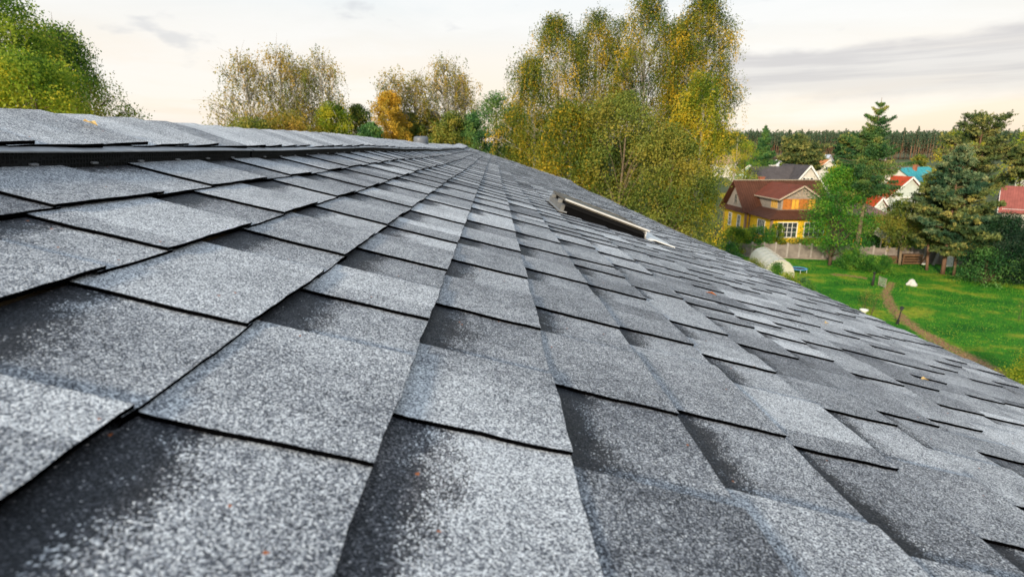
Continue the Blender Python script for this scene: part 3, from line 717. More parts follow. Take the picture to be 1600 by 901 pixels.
for i, (px, pt, hw, fo, lb) in enumerate(low):
    ptree(px, pt, 40+(i % 4)*2.2, hw, fo, lb, ybot=262 if px < 740 else 330, name='broadleaf_tree' if fo not in (F_BIRCHY, F_BIRCH) else 'birch_tree', leaf=.065, n_clump=150, per=90, prof=ROUND, seed=50+i, bark=BARKG, strands=80, droop=.8, hollow=.3)

# conifers -------------------------------------------------------------
def spruce(name, base, H, R0, zb, fol, bark, label, seed, lean=0., n_wh=26, leaf=.12, group=None, gapy=.0, tilt=-.25, trunk_r=None, cat='spruce', dense=1.):
    g = np.random.default_rng(seed); root = empty(name, base, label=label, cat=cat, group=group); mb = MB(); P = []; T = []
    mb.tube([(lean*(i/8)**1.0*1.0, 0, H*i/8-.1*(i == 0)) for i in range(9)], [(trunk_r or H*.014)*(1-.95*i/8)+.005 for i in range(9)], 8)
    for w in range(n_wh):
        f = (w+g.uniform(-.3, .3))/n_wh; z = zb+(H*.985-zb)*f; rad_ = R0*(1-f)**.85*(.62+.38*min(1, f*6+.3))*(1+.22*math.sin(w*1.9+seed))
        for j in range(int(6+3*(1-f))):
            a = g.uniform(0, 6.283); ln = rad_*g.uniform(.55, 1.12)
            if g.uniform() < gapy: continue
            up = g.uniform(-.1, .12)+tilt*(1-f)+.35*f
            s = np.array([lean*z/H, 0, z]); d = np.array([math.cos(a), math.sin(a), 0])
            npt = max(4, int(ln/.12)); q = np.linspace(.12, 1, npt)
            L_ = s + d*(q*ln)[:, None]; L_[:, 2] += up*ln*q + .22*ln*q**2.5 - .12*ln*q
            mb.tube([s, L_[npt//2], L_[-1]], [.02+.012*ln, .012+.004*ln, .004], 4)
            per = int(26*dense); wq = np.repeat(q, per); B = np.repeat(L_, per, axis=0)
            side = np.array([-d[1], d[0], 0]); sp = ln*.20*(1.15-wq)+.06
            B = B + side*(g.normal(size=len(B))*sp)[:, None] + d*(g.normal(size=len(B))*.06)[:, None]; B[:, 2] -= np.abs(g.normal(size=len(B)))*(.05+sp*.75)
            P.append(B); T.append(np.full(len(B), g.uniform(.15, .75)) + (g.uniform(size=len(B))-.5)*.3)
    P = np.concatenate(P); T = np.concatenate(T)
    quads('crown', leafquads(P, leaf, .28, down=.35), T, fol, root); hb_(mb, 'trunk', bark, root); return root
def pspruce(px, ptop, y, hw, pbot, **k):
    top = W(px, ptop, y); return spruce(base=(k.pop('basex', None) or top.x, top.y, 0), H=top.z, R0=hw*y/F*1.03, zb=max(.4, W(px, pbot, y).z), **k)
tb = W(1337, 392, 62); tt = W(1378, 153, 62)
spruce('spruce_tree', (tb.x, 62, 0), tt.z, 4.6, 9.0, F_NEED, BARKG, "tall ragged spruce with a long bare leaning trunk behind the fence", 71, lean=(tt.x-tb.x), n_wh=21, leaf=.13, gapy=.22, tilt=-.34, trunk_r=.28, dense=.85)
pspruce(1197, 193, 150, 22, 275, name='spruce_tree', fol=F_DARKG, bark=BARKD, label="dark conifer standing left of the white house with the grey roof", seed=72, n_wh=22, leaf=.34, dense=.6, lean=0.)
# pines: limbs carrying flat tufts of needles
def pine(base, H, R0, zb, label, seed, fol=F_PINE, nl=34, group=None, leaf=.15, lean=(0, 0), top_flat=.0, tuft=(26, .45), trunk_r=None, bark=BARKP, cat='pine', name='pine_tree'):
    g = np.random.default_rng(seed); root = empty(name, base, label=label, cat=cat, group=group); mb = MB(); P = []; T = []
    tr = trunk_r or H*.017
    tp = lambda f: np.array([lean[0]*f, lean[1]*f, H*.97*f])
    mb.tube([tp(i/8)-(np.array([0, 0, .1]) if i == 0 else 0) for i in range(9)], [tr*(1-.9*i/8) for i in range(9)], 8)
    for w in range(nl):
        f = (w+.5)/nl; z = zb+(H*.98-zb)*f; s = tp(z/H); a = g.uniform(0, 6.283); 
        ln = R0*g.uniform(.6, 1.1)*np.interp(f, [0, .25, .6, .85, 1], [.75, 1, .85, .55, .25])
        d = np.array([math.cos(a), math.sin(a), 0]); up = g.uniform(.0, .25)+.5*f
        pts = [s+d*ln*q+np.array([0, 0, up*ln*q**1.4]) for q in (0, .35, .7, 1)]
        mb.tube(pts, [tr*.35*(1-f*.6), tr*.25*(1-f*.6), tr*.14*(1-f*.6), .008], 5)
        for m_ in range(int(5+ln*3)):
            q = g.uniform(.30, 1.08); c = s+d*ln*q+np.array([0, 0, up*ln*q**1.4]); side = np.array([-d[1], d[0], 0])*g.normal()*ln*.26
            c = c+side; c[2] += g.uniform(.0, .25)
            mb.tube([s+d*ln*q*.8+np.array([0, 0, up*ln*(q*.8)**1.4]), c], [tr*.10, .006], 3)
            # a tuft is a few brush-like shoots
            tv = g.uniform(.1, .8)
            for sh in range(6):
                sd_ = g.normal(size=3); sd_[2] = abs(sd_[2])*.6+.1; sd_ += d*.6; sd_ /= np.linalg.norm(sd_)
                q2 = g.uniform(0, 1, tuft[0])[:, None]; B = c+g.normal(size=3)*tuft[1]*np.array([.5, .5, .18])+sd_*q2*tuft[1]+g.normal(size=(tuft[0], 3))*.05
                P.append(B); T.append(np.full(tuft[0], tv)+g.normal(0, .12, tuft[0]))
    P = np.concatenate(P); T = np.concatenate(T)
    quads('crown', leafquads(P, leaf, .26, down=-.12), T, fol, root); hb_(mb, 'trunk', bark, root); return root
def ppine(px, ptop, y, hw, pbot, label, seed, **k):
    t = W(px, ptop, y); b = W(px+k.pop('foot', 0), 400, y); 
    return pine((b.x, y, 0), t.z, hw*y/F*1.03, W(px, pbot, y).z, label, seed, lean=(t.x-b.x, 0), **k)
GP = 'garden pines'
ppine(1540, 176, 64, 52, 320, "tallest broad pine with pale upright shoots at the right edge", 81, group=GP, nl=38, foot=-40, tuft=(26, .55), leaf=.12)
ppine(1503, 232, 58, 44, 385, "bluish pine in front of the broad pine, its foot behind the fence", 82, group=GP, nl=36, foot=-25, fol=foliage('blue_pine_needles', [(.02, .06, .03), (.05, .11, .055), (.13, .19, .09), (.30, .30, .13)], .15))
ppine(1458, 285, 60, 26, 385, "small pine left of the bluish pine", 83, group=GP, nl=30, foot=-6)
ppine(1614, 225, 60, 24, 280, "pine cut by the right edge of the photo", 84, group=GP, nl=34, foot=-8)
ppine(1510, 300, 57, 50, 400, "low wide pine spreading its limbs above the dark yew", 86, group=GP, nl=26, foot=-14)
ppine(1247, 217, 150, 28, 268, "rounded old pine behind the white house with the grey roof", 85, fol=F_PINE, leaf=.34, nl=40, tuft=(16, 1.2))
ppine(1330, 212, 130, 26, 285, "dark pine behind the left side of the tall ragged spruce", 87, fol=F_NEED, leaf=.30, nl=34, tuft=(16, 1.0))
# garden broadleaves
def gtree(px, pt, pb, hw, y=None, yb=None, fol=F_GREEN, label='', seed=0, leaf=.09, nc=160, per=60, prof=ROUND, name='broadleaf_tree', cat='tree', **k):
    b = G(px, pb) if y is None else Vector((W(px, pb, y).x, y, 0)); t = W(px, pt, b.y)
    z0 = W(px, yb, b.y).z if yb else t.z*.12
    return broadleaf(name, (b.x, b.y, 0), t.z, hw*b.y/F*1.03, max(z0, .12), prof, leaf, nc, per, fol, k.pop('bark', BARKD), label, cat=cat, seed=seed, **k)
gtree(1297, 266, 414, 47, yb=392, label="round leafy green tree on the lawn in front of the yellow house", seed=90, nc=300, per=70, leaf=.085, csize=.5, trunk_r=.20, hollow=.25, irreg=.32, prof=[(0, .55), (.2, 1), (.45, 1), (.7, .8), (.9, .45), (1, .15)], fol=foliage('fresh_leaves', [(.015, .09, .012), (.04, .19, .016), (.09, .27, .02), (.25, .38, .04)], .45, .5))
gtree(1404, 318, 413, 34, yb=378, fol=F_OLIVE, label="small willow with a pale leaning trunk at the fence", seed=91, nc=190, per=50, bark=BARKG, trunk_r=.17, strands=150, droop=1.0)
gtree(1392, 336, 405, 28, y=70, yb=392, fol=F_LIME, label="olive yellow tree behind the fence in front of the red roofed house", seed=92, nc=150, per=40, irreg=.4)
gtree(1352, 340, 404, 32, y=72, yb=400, fol=F_GREEN, label="dark green tree behind the fence at the foot of the tall spruce", seed=93, nc=150, per=60)
gtree(1452, 335, 404, 30, y=73, yb=402, fol=F_OLIVE, label="scrubby olive tree behind the crate and planks", seed=94, nc=150, per=50)
gtree(1420, 345, 404, 24, y=69, yb=402, fol=F_GREEN, label="green shrub tree behind the fence, right of the leaning willow", seed=95, nc=110, per=60)
gtree(1150, 222, 395, 22, y=97, yb=320, fol=F_LIME, label="soft green tree left of the yellow house, beside the birches", seed=96, nc=170, per=60)
gtree(1134, 205, 395, 18, y=93, yb=340, fol=F_BIRCHY, label="yellow green young birch behind the right side of the tall clump", seed=97, nc=150, per=50, name='birch_tree', bark=BARKB)
gtree(1182, 356, 398, 26, y=69.5, yb=392, fol=F_GREEN, label="green bush under the left wall of the yellow house", seed=98, nc=110, per=60, name='bush', cat='bush')
gtree(1146, 358, 398, 22, y=69, yb=392, fol=F_LIME, label="light green bush behind the left end of the yellow pipe", seed=99, nc=100, per=60, name='bush', cat='bush')
gtree(1210, 350, 399, 11, y=69.6, yb=385, fol=F_LIME, label="yellowish sapling in front of the corner of the yellow house", seed=100, nc=60, per=30, name='sapling')
gtree(1240, 374, 402, 20, y=70, yb=398, fol=F_OLIVE, label="thin scrub below the big front window of the yellow house", seed=101, nc=70, per=30, name='bush', cat='bush')
gtree(1268, 372, 402, 22, y=71, yb=398, fol=F_LIME, label="bright scrub below the right front window of the yellow house", seed=102, nc=80, per=35, name='bush', cat='bush')
# yews and bushes on the right
gtree(1550, 338, 437, 46, yb=436, fol=F_YEW, label="large dark yew bush at the right side of the lawn", seed=103, nc=330, per=90, name='yew_bush', cat='bush', leaf=.07, hollow=.2, csize=.4)
gtree(1606, 372, 446, 30, yb=444, fol=F_YEW, label="dark bush cut by the right edge of the photo beside the yew", seed=104, nc=170, per=90, name='yew_bush', cat='bush', leaf=.07, csize=.4)
gtree(1536, 392, 443, 34, yb=441, fol=foliage('pale_bush_leaves', [(.02, .09, .025), (.06, .17, .04), (.14, .28, .06)], .4), label="light green spreading bush in front of the dark yew", seed=105, nc=110, per=40, irreg=.5, name='bush', cat='bush', leaf=.08, prof=[(0, .9), (.4, 1), (.8, .7), (1, .3)])
gtree(1330, 394, 420, 20, yb=419, fol=F_GREEN, label="rounded dark green currant bush near the round tree", seed=106, nc=120, per=60, name='bush', cat='bush', leaf=.06)
gtree(1358, 401, 424, 16, yb=422, fol=F_GREEN, label="middle currant bush on the lawn before the fence", seed=107, nc=90, per=60, name='bush', cat='bush', leaf=.06)
gtree(1376, 402, 427, 16, yb=425, fol=F_GREEN, label="rightmost currant bush, beside the small garden gate", seed=108, nc=90, per=55, name='bush', cat='bush', leaf=.06)
gtree(1350, 453, 486, 9, yb=482, fol=F_OLIVE, label="thin young apple sapling in the white tub near the eave", seed=109, nc=34, per=16, name='sapling', leaf=.045, csize=.18, trunk_r=.02)
gtree(1362, 460, 493, 8, yb=486, fol=F_OLIVE, label="leaning sparse sapling right of the white tub", seed=110, nc=26, per=15, name='sapling', leaf=.045, csize=.18, trunk_r=.02, lean=(.25, 0))
gtree(1602, 556, 640, 32, yb=634, fol=F_LIME, label="bright green bush below the eave at the right edge", seed=111, nc=120, per=80, name='bush', cat='bush', leaf=.045, csize=.28)
gtree(1592, 470, 500, 8, yb=496, fol=F_OLIVE, label="bare thin sapling on the lawn at the right", seed=112, nc=14, per=8, name='sapling', leaf=.04, csize=.12, trunk_r=.015)
for i, (px, pt, pb, hw, fo, lb) in enumerate([(1112, 372, 418, 22, F_DARKG, "bluish green shrub over the eave left of the greenhouse"), (1137, 380, 422, 18, F_GREEN, "green shrub behind the left end of the greenhouse"), (1150, 400, 436, 16, F_GREEN, "leafy shrub against the left side of the greenhouse"), (1172, 408, 444, 18, F_OLIVE, "weedy shrub along the side wall of the greenhouse"), (1190, 424, 456, 14, F_DARKG, "tomato plants in front of the greenhouse side wall"), (1210, 412, 452, 4, F_GREEN, "tall green plant in front of the greenhouse end wall"), (1228, 430, 466, 12, F_LIME, "yellow green flowering plant before the greenhouse door"), (1258, 446, 474, 12, F_GREEN, "low flower clump in the wooden bed near the eave"), (1250, 438, 464, 9, F_DARKG, "small herb clump beside the orange garden rail")]):
    gtree(px, pt, pb, hw, yb=pb-3, fol=fo, label=lb, seed=120+i, nc=90, per=45, name='shrub', cat='bush', leaf=.06, csize=.25, trunk_r=.02, irreg=.4)
# village trees
vt_ = [(1226, 228, 160, 10, F_LIME, "small bright yellow tree between the two conifers", 262), (1300, 262, 118, 20, F_LIME, "pale green tree right of the white house"), (1322, 282, 100, 22, F_OLIVE, "mixed green tree behind the round garden tree"), (1282, 250, 210, 14, F_DARKG, "far green tree beside the orange roofed house"), (1310, 252, 190, 14, F_DARKG, "far dark tree right of the orange roofed house"),
       (1170, 290, 100, 24, F_GREEN, "green tree behind the left gable of the yellow house"), (1476, 208, 120, 22, F_BIRCHY, "glowing yellow birch behind the pines"), (1500, 205, 135, 18, F_LIME, "lime green birch behind the broad pine"), (1428, 242, 230, 10, F_OLIVE, "pale far tree before the pine forest"), (1440, 262, 170, 14, F_OLIVE, "olive tree beside the teal roof"), (1455, 268, 140, 14, F_LIME, "yellow green tree right of the red roof"),
       (1590, 200, 110, 30, F_LIME, "light green tree behind the pine at the right edge"), (1350, 262, 175, 16, F_DARKG, "dark tree behind the tall spruce"), (1165, 255, 170, 12, F_GREEN, "green tree beside the pale teal house"), (1234, 262, 170, 14, F_GREEN, "green tree in front of the rounded pine"), (1272, 240, 260, 12, F_OLIVE, "far olive tree before the forest edge"), (1520, 330, 90, 26, F_ORANGE, "orange shrub showing through the pines"), (1470, 345, 82, 22, F_OLIVE, "brownish shrub showing between the pine trunks"), (1560, 345, 95, 26, F_OLIVE, "olive shrub below the pink roofed house")]
for i, q in enumerate(vt_):
    px, pt, y, hw, fo, lb = q[:6]
    gtree(px, pt, 300, hw, y=y, fol=fo, label=lb, seed=150+i, nc=90, per=40, leaf=.0016*y, csize=hw*y/F*.17)
# the pine forest: front rows tree by tree, the mass behind as one object
FY = 700
def forest_proto(seed, H):
    g = np.random.default_rng(seed); root = empty('forest_pine', (0, 0, -50)); mb = MB()
    mb.tube([(0, 0, 0), (.1, 0, H*.5), (.2, 0, H*.95)], [.38, .30, .1], 5)
    n = 200; z = g.uniform(.52, 1.0, n); r_ = np.interp(z, [.5, .68, .85, 1], [.9, 2.3, 2.0, .5])*g.uniform(.2, 1.1, n); a = g.uniform(0, 6.28, n)
    P = np.stack([r_*np.cos(a), r_*np.sin(a), z*H], 1)
    quads('crown', leafquads(P, .75, .6, flat=.3), g.uniform(0, 1, n), F_FOREST, root); hb_(mb, 'trunk', mat('forest_trunk', (.24, .13, .08), .9, .3, .5), root)
    return root
protos = [forest_proto(i, h) for i, h in enumerate((33, 35.5, 32, 34))]
fl = "tall straight pine in the front rows of the forest on the horizon"
cnt = 0
for i in range(236):
    px = 1140 + 520*((i*2+rs.uniform(-.7, .7))/472.); y = FY*(1+.03*rs.random()) - (40 if 1385 < px < 1500 else 0)
    x = (px-800)/F*y*1.03; src = protos[rs.randrange(4)]
    o = src if (cnt < 4 and src.location.z < -1) else copy_tree(src)
    if o is src: cnt += 1
    o.location = (x, y, 0); o.rotation_euler = (rs.uniform(-.02, .02), rs.uniform(-.02, .02), rs.uniform(0, 6.28)); s = rs.uniform(.80, 1.08); o.scale = (s, s, s)
    tag(o, fl, 'pine', 'pines of the forest edge')
for p in protos:
    if p.location.z < -1: 
        for ch in list(p.children): bpy.data.objects.remove(ch)
        bpy.data.objects.remove(p)
g = np.random.default_rng(3); n = 60000
X = g.uniform(150, 900, n); Y = FY+25+g.uniform(0, 90, n)**1.0; zz = g.uniform(0, 1, n)**.8
Z = 8+zz*24+2.2*np.sin(X*.9)+1.6*np.sin(X*.31+Y)
wood = quads('forest', leafquads(np.stack([X, Y, Z], 1), 1.5, .7), g.uniform(0, .8, n), F_FOREST); tag(wood, kind='stuff', label="mass of pines behind the front rows of the forest", cat='forest')
# low woods left of the birches on the horizon, hidden mostly by the roof
n = 40000; X = g.uniform(-700, 150, n); Y = 600+g.uniform(0, 60, n); Z = g.uniform(0, 14, n)+1.5*np.sin(X*.2)
wood = quads('wood', leafquads(np.stack([X, Y, Z], 1), 1.8, .7), g.uniform(0, 1, n), F_FOREST); tag(wood, kind='stuff', label="low distant wood along the horizon at the left", cat='forest')

# ================================================================== HOUSES
def corr_metal(name, col, step=.35, dirx='X'):
    m = mat(name, col, .75, .22, 1.2, bump=0, spec=.15); N = m.node_tree.nodes; L = m.node_tree.links
    tc = N.new('ShaderNodeTexCoord'); w = N.new('ShaderNodeTexWave'); w.bands_direction = dirx; w.inputs['Scale'].default_value = .32/step; w.inputs['Distortion'].default_value = 0
    L.new(tc.outputs['Object'], w.inputs['Vector']); b = N.new('ShaderNodeBump'); b.inputs['Distance'].default_value = .05; L.new(w.outputs[0], b.inputs['Height']); L.new(b.outputs[0], N['Principled BSDF'].inputs['Normal'])
    return m
def plank(name, col, step=.15):
    m = mat(name, col, .8, .3, 3, bump=0); N = m.node_tree.nodes; L = m.node_tree.links
    tc = N.new('ShaderNodeTexCoord'); w = N.new('ShaderNodeTexWave'); w.bands_direction = 'Z'; w.wave_profile = 'SAW'; w.inputs['Scale'].default_value = .16/step
    L.new(tc.outputs['Object'], w.inputs['Vector']); b = N.new('ShaderNodeBump'); b.inputs['Distance'].default_value = .02; L.new(w.outputs[0], b.inputs['Height']); L.new(b.outputs[0], N['Principled BSDF'].inputs['Normal'])
    return m
M_WIN = mat('window_glass', (.035, .045, .05), .08, .3, 4, spec=.7, bump=0)
M_WHITE = mat('white_paint', (.78, .77, .72), .6, .05, 3, bump=.05)
M_GWOOD = plank('grey_wood', (.30, .26, .22))
M_YEL = plank('yellow_boards', (.90, .50, .02))
M_BROWN = corr_metal('brown_roof_sheet', (.085, .034, .020))
M_BROWN2 = corr_metal('red_brown_roof_sheet', (.16, .045, .026), dirx='Y')
M_AMBER = mat('varnished_wood', (.42, .15, .03), .5, .35, 3)
def part(mb, name, m, parent, **k): 
    o = mb.build(name, m, None, **k); o.parent = parent; return o
def window(parent, plane, c, w, h, nx=2, ny=1, frame=None, glass=M_WIN, t=.08, out=1, fr=.07):
    """plane 'x': lies in x = const (faces out*x), 'y': lies in y = const (faces -y)"""
    frame = frame or M_WHITE; c = Vector(c)
    def P(a, d, z): return (c.x+a, c.y-d, c.z+z) if plane == 'y' else (c.x+out*d, c.y+a, c.z+z)
    def bx(mb, a0, a1, z0, z1, d0, d1):
        p, q = P(a0, d0, z0), P(a1, d1, z1); mb.box([min(i, j) for i, j in zip(p, q)], [max(i, j) for i, j in zip(p, q)])
    mb = MB(); bx(mb, -w/2, w/2, -h/2, h/2, -.05, t*.4); g_ = part(mb, 'window', glass, parent)
    mb = MB()
    bx(mb, -w/2-fr, w/2+fr, h/2, h/2+fr, -.02, t); bx(mb, -w/2-fr, w/2+fr, -h/2-fr, -h/2, -.02, t*1.4)
    for s in (-1, 1): bx(mb, *(sorted((s*w/2, s*(w/2+fr)))), -h/2, h/2, -.02, t)
    for i in range(1, nx): bx(mb, -w/2+w*i/nx-.03, -w/2+w*i/nx+.03, -h/2, h/2, 0, t*.8)
    for i in range(1, ny): bx(mb, -w/2, w/2, -h/2+h*i/ny-.02, -h/2+h*i/ny+.02, 0, t*.7)
    f = mb.build('frame', frame, None); f.parent = g_; return g_
def slab(pts, t=.08):                       # roof sheet from 4 points, thickness downwards
    mb = MB(); mb.hexa([Vector(p)-Vector((0, 0, t)) for p in pts], [Vector(p) for p in pts]); return mb

# --- the yellow wooden house
yh = empty('wooden_house', (34, 74, 0), label="yellow wooden house with brown metal roof and grey gable room behind the fence", cat='house')
# local coordinates: x right, y away; main block x 0..12, y 7..15.3 ; front block x .6..8, y 0..7
mb = MB(); mb.box((0, 7, 0), (12, 15.3, 4.0)); mb.box((.6, 0, 0), (8.2, 7.002, 3.98)); part(mb, 'wall', M_YEL, yh)
for (x, y) in ((0, 7), (0, 15.3), (.6, 0), (8.2, 0), (.6, 6.95)): mb = MB(); mb.box((x-.14, y-.14, 0), (x+.14, y+.14, 4.0)); part(mb, 'corner_board', mat('worn_board', (.30, .20, .14), .8, .3, 4), yh)
ry, rz_ = 11.15, 8.35
mb = MB(); mb.prism([(.02, 7.4, 4.3), (.02, 14.9, 4.3), (.02, ry, 8.1)], (11.9, 0, 0)); part(mb, 'gable', M_GWOOD, yh)
ov = .7
sb = MB()
sb.hexa([(-ov, 6.2, 3.95), (12.5, 6.2, 3.95), (12.5, ry, rz_-.1), (-ov, ry, rz_-.1)], [(-ov, 6.2, 4.05), (12.5, 6.2, 4.05), (12.5, ry, rz_), (-ov, ry, rz_)])
sb.hexa([(-ov, ry, rz_-.1), (12.5, ry, rz_-.1), (12.5, 16.1, 3.95), (-ov, 16.1, 3.95)], [(-ov, ry, rz_), (12.5, ry, rz_), (12.5, 16.1, 4.05), (-ov, 16.1, 4.05)])
rf = part(sb, 'roof', M_BROWN, yh)
mb = MB(); mb.bar((-ov, ry, rz_+.06), (12.5, ry, rz_+.06), .35, .12); o = mb.build('ridge_tile', mat('pale_ridge', (.30, .26, .20), .7, .2, 3)); o.parent = rf
mb = MB(); mb.box((3.4, 11.4, 7.8), (4.1, 12.0, 8.75)); mb.box((3.3, 11.3, 8.75), (4.2, 12.1, 8.85)); o = mb.build('chimney', mat('brick_red', (.30, .11, .06), .9, .3, 4)); o.parent = rf
# skirt roofs
mb = MB(); mb.hexa([(-.75, 6.3, 3.92), (0, 7, 4.4), (0, 15.3, 4.4), (-.75, 16.0, 3.92)], [(-.75, 6.3, 4.0), (0, 7, 4.5), (0, 15.3, 4.5), (-.75, 16.0, 4.0)])
mb.hexa([(-.1, -.75, 3.9), (8.9, -.75, 3.9), (8.0, 1.3, 4.85), (1.9, 1.3, 4.85)], [(-.1, -.75, 3.98), (8.9, -.75, 3.98), (8.0, 1.3, 4.95), (1.9, 1.3, 4.95)])
mb.hexa([(-.1, -.75, 3.9), (1.9, 1.3, 4.85), (1.9, 7.5, 4.85), (-.1, 7.5, 3.9)], [(-.1, -.75, 3.98), (1.9, 1.3, 4.95), (1.9, 7.5, 4.95), (-.1, 7.5, 3.98)])
mb.hexa([(8.9, -.75, 3.9), (8.9, 7.5, 3.9), (7.6, 7.5, 4.85), (8.0, 1.3, 4.85)], [(8.9, -.75, 3.98), (8.9, 7.5, 3.98), (7.6, 7.5, 4.95), (8.0, 1.3, 4.95)])
part(mb, 'skirt_roof', M_BROWN, yh)
# gable room over the front block
gx0, gx1, gy = 2.3, 7.1, 1.5
mb = MB(); mb.box((gx0, gy, 4.8), (gx1, 9.5, 6.55)); mb.prism([(gx0, gy+.02, 6.552), (gx1, gy+.02, 6.552), ((gx0+gx1)/2+.2, gy+.02, 8.0)], (0, 7.9, 0)); part(mb, 'gable_room', M_GWOOD, yh)
gm = (gx0+gx1)/2+.2; mb = MB()
mb.hexa([(gx0-.6, gy-.5, 6.32), (gm, gy-.5, 8.12), (gm, 10.6, 8.12), (gx0-.6, 10.6, 6.32)], [(gx0-.6, gy-.5, 6.42), (gm, gy-.5, 8.22), (gm, 10.6, 8.22), (gx0-.6, 10.6, 6.42)])
mb.hexa([(gm, gy-.5, 8.12), (gx1+.6, gy-.5, 6.32), (gx1+.6, 10.6, 6.32), (gm, 10.6, 8.12)], [(gm, gy-.5, 8.22), (gx1+.6, gy-.5, 6.42), (gx1+.6, 10.6, 6.42), (gm, 10.6, 8.22)])
part(mb, 'gable_room_roof', M_BROWN2, yh)
mb = MB(); mb.bar((gx0-.6, gy-.55, 6.30), (gm, gy-.55, 8.12), .06, .2); mb.bar((gm, gy-.55, 8.12), (gx1+.6, gy-.55, 6.30), .06, .2); mb.bar((gx0-.63, gy-.5, 6.34), (gx0-.63, 9.4, 6.34), .06, .14)
for q in (-1.2, -.6, 0, .6, 1.2): mb.bar((gm+q*.2, gy-.03, 6.7), (gm+q, gy-.03, 7.75-abs(q)*.72), .05, .1)
part(mb, 'barge_board', mat('pale_board', (.42, .34, .26), .8, .2, 4), yh)
M_AMB2 = mat('varnished_wood_yellow', (.62, .36, .05), .5, .25, 2)
for i, mm in enumerate((M_AMBER, M_AMB2, M_AMBER, M_AMB2)): window(yh, 'y', (gx0+.75+i*1.12, gy, 5.72), .92, 1.25, 2, 1, frame=M_AMBER, glass=mm)
window(yh, 'x', (gx0, 3.4, 5.75), 1.7, 1.3, 3, 1, frame=mat('tan_frame', (.55, .36, .16), .7), glass=M_AMB2, out=-1)
window(yh, 'x', (.02, 11.15, 5.6), 1.0, 1.3, 2, 2, frame=M_GWOOD, out=-1)
window(yh, 'x', (0, 12.7, 2.4), .95, 1.75, 2, 3, frame=M_WHITE, out=-1, fr=.12)
window(yh, 'x', (0, 9.3, 2.4), .95, 1.75, 2, 3, frame=M_WHITE, out=-1, fr=.12)
window(yh, 'x', (.6, 3.0, 2.45), 2.1, 1.9, 4, 2, frame=M_WHITE, out=-1, fr=.1)
window(yh, 'y', (2.75, 0, 2.45), 2.5, 1.9, 4, 3, fr=.1); window(yh, 'y', (6.3, 0, 2.45), 2.5, 1.9, 4, 3, fr=.1)
mb = MB(); mb.box((.52, .55, .7), (.6, 1.45, 1.5)); part(mb, 'hatch', mat('black_hatch', (.01, .01, .01), .6), yh)

# --- generic gabled house (local: ridge along y, front gable at y = 0)
def gabled(name, label, loc, rz, w, d, zw, zr, wallm, roofm, chim=None, wins=(), ov=.6, trim=None, sidewins=(), cross=None):
    h = empty(name, loc, rz, label=label, cat='house')
    mb = MB(); mb.box((-w/2, 0, -.3), (w/2, d, zw)); mb.prism([(-w/2, 0.01, zw+.002), (w/2, .01, zw+.002), (0, .01, zr-.12)], (0, d-.02, 0)); part(mb, 'wall', wallm, h)
    sl_ = (zr-zw)/(w/2); mb = MB(); t = .14
    for s in (-1, 1):
        a = [(0, -ov, zr), (s*(w/2+ov), -ov, zw-sl_*ov), (s*(w/2+ov), d+ov, zw-sl_*ov), (0, d+ov, zr)]
        if s > 0: a = a[::-1]
        mb.hexa([(x, y, z-t) for x, y, z in a], a)
    rf = part(mb, 'roof', roofm, h)
    if trim:
        mb = MB()
        for s in (-1, 1): mb.bar((0, -ov-.03, zr-.14), (s*(w/2+ov), -ov-.03, zw-sl_*ov-.14), .06, .28)
        mb.box((-w/2-.05, -.06, zw-.12), (w/2+.05, 0, zw+.1)); part(mb, 'barge_board', trim, h)
    if chim:
        cx, cy, cw, ch, cm = chim; mb = MB(); z0 = zr-sl_*abs(cx)-.5; mb.box((cx-cw/2, cy-cw/2, z0), (cx+cw/2, cy+cw/2, zr+ch)); mb.box((cx-cw/2-.1, cy-cw/2-.1, zr+ch), (cx+cw/2+.1, cy+cw/2+.1, zr+ch+.15)); o = mb.build('chimney', cm); o.parent = rf
    for (x, z, ww, hh, nx) in wins: window(h, 'y', (x, 0, z), ww, hh, nx, 1, frame=trim or M_WHITE)
    for (y, z, ww, hh, nx) in sidewins: window(h, 'x', (-w/2, y, z), ww, hh, nx, 1, frame=trim or M_WHITE, out=-1)
    if cross:                                   # cross wing: centre y, half width, length to the left
        cy, cw, cl, cz = cross; mb = MB(); mb.box((-w/2-cl, cy-cw, -.3), (-w/2+.5, cy+cw, zw-.01)); mb.prism([(-w/2-cl, cy-cw, zw-.008), (-w/2-cl, cy+cw, zw-.008), (-w/2-cl, cy, cz-.15)], (cl+w/2, 0, 0)); part(mb, 'wing', wallm, h)
        mb = MB(); s2 = (cz-zw)/cw; xe = -w/2-cl-ov
        for s in (-1, 1):
            a = [(xe, cy, cz), (xe, cy+s*(cw+ov), zw-s2*ov), (0, cy+s*(cw+ov), zw-s2*ov), (0, cy, cz)]
            if s < 0: a = a[::-1]
            mb.hexa([(x, y, z-t) for x, y, z in a], a)
        o = part(mb, 'wing_roof', roofm, h)
        for q in (-.5, .5): window(h, 'x', (-w/2-cl, cy+q, zw+.9), .5, 1.2, 1, 1, frame=trim or M_WHITE, out=-1)
    return h
M_WWALL = mat('white_render', (.56, .54, .49), .85, .12, 1.5)
M_SLATE = corr_metal('dark_grey_roof', (.075, .068, .072), dirx='Y')
a = W(1264, 256, 110)
gabled('house', "white house with dark grey roof and steep gables behind the yellow house", (a.x-.9, 108, 0), rad(3), 7.0, 9, 5.6, 9.95, M_WWALL, M_SLATE, chim=(-4.3, 5.5, .9, -.3, M_WWALL), trim=M_WHITE,
       wins=((-.75, 6.9, .5, 1.3, 1), (.75, 6.9, .5, 1.3, 1), (0, 6.9, .6, 1.2, 2)), cross=(4.6, 3.0, 5.0, 9.6))
M_ORNG = corr_metal('orange_roof', (.52, .22, .09), dirx='Y')
a = W(1284, 250, 180)
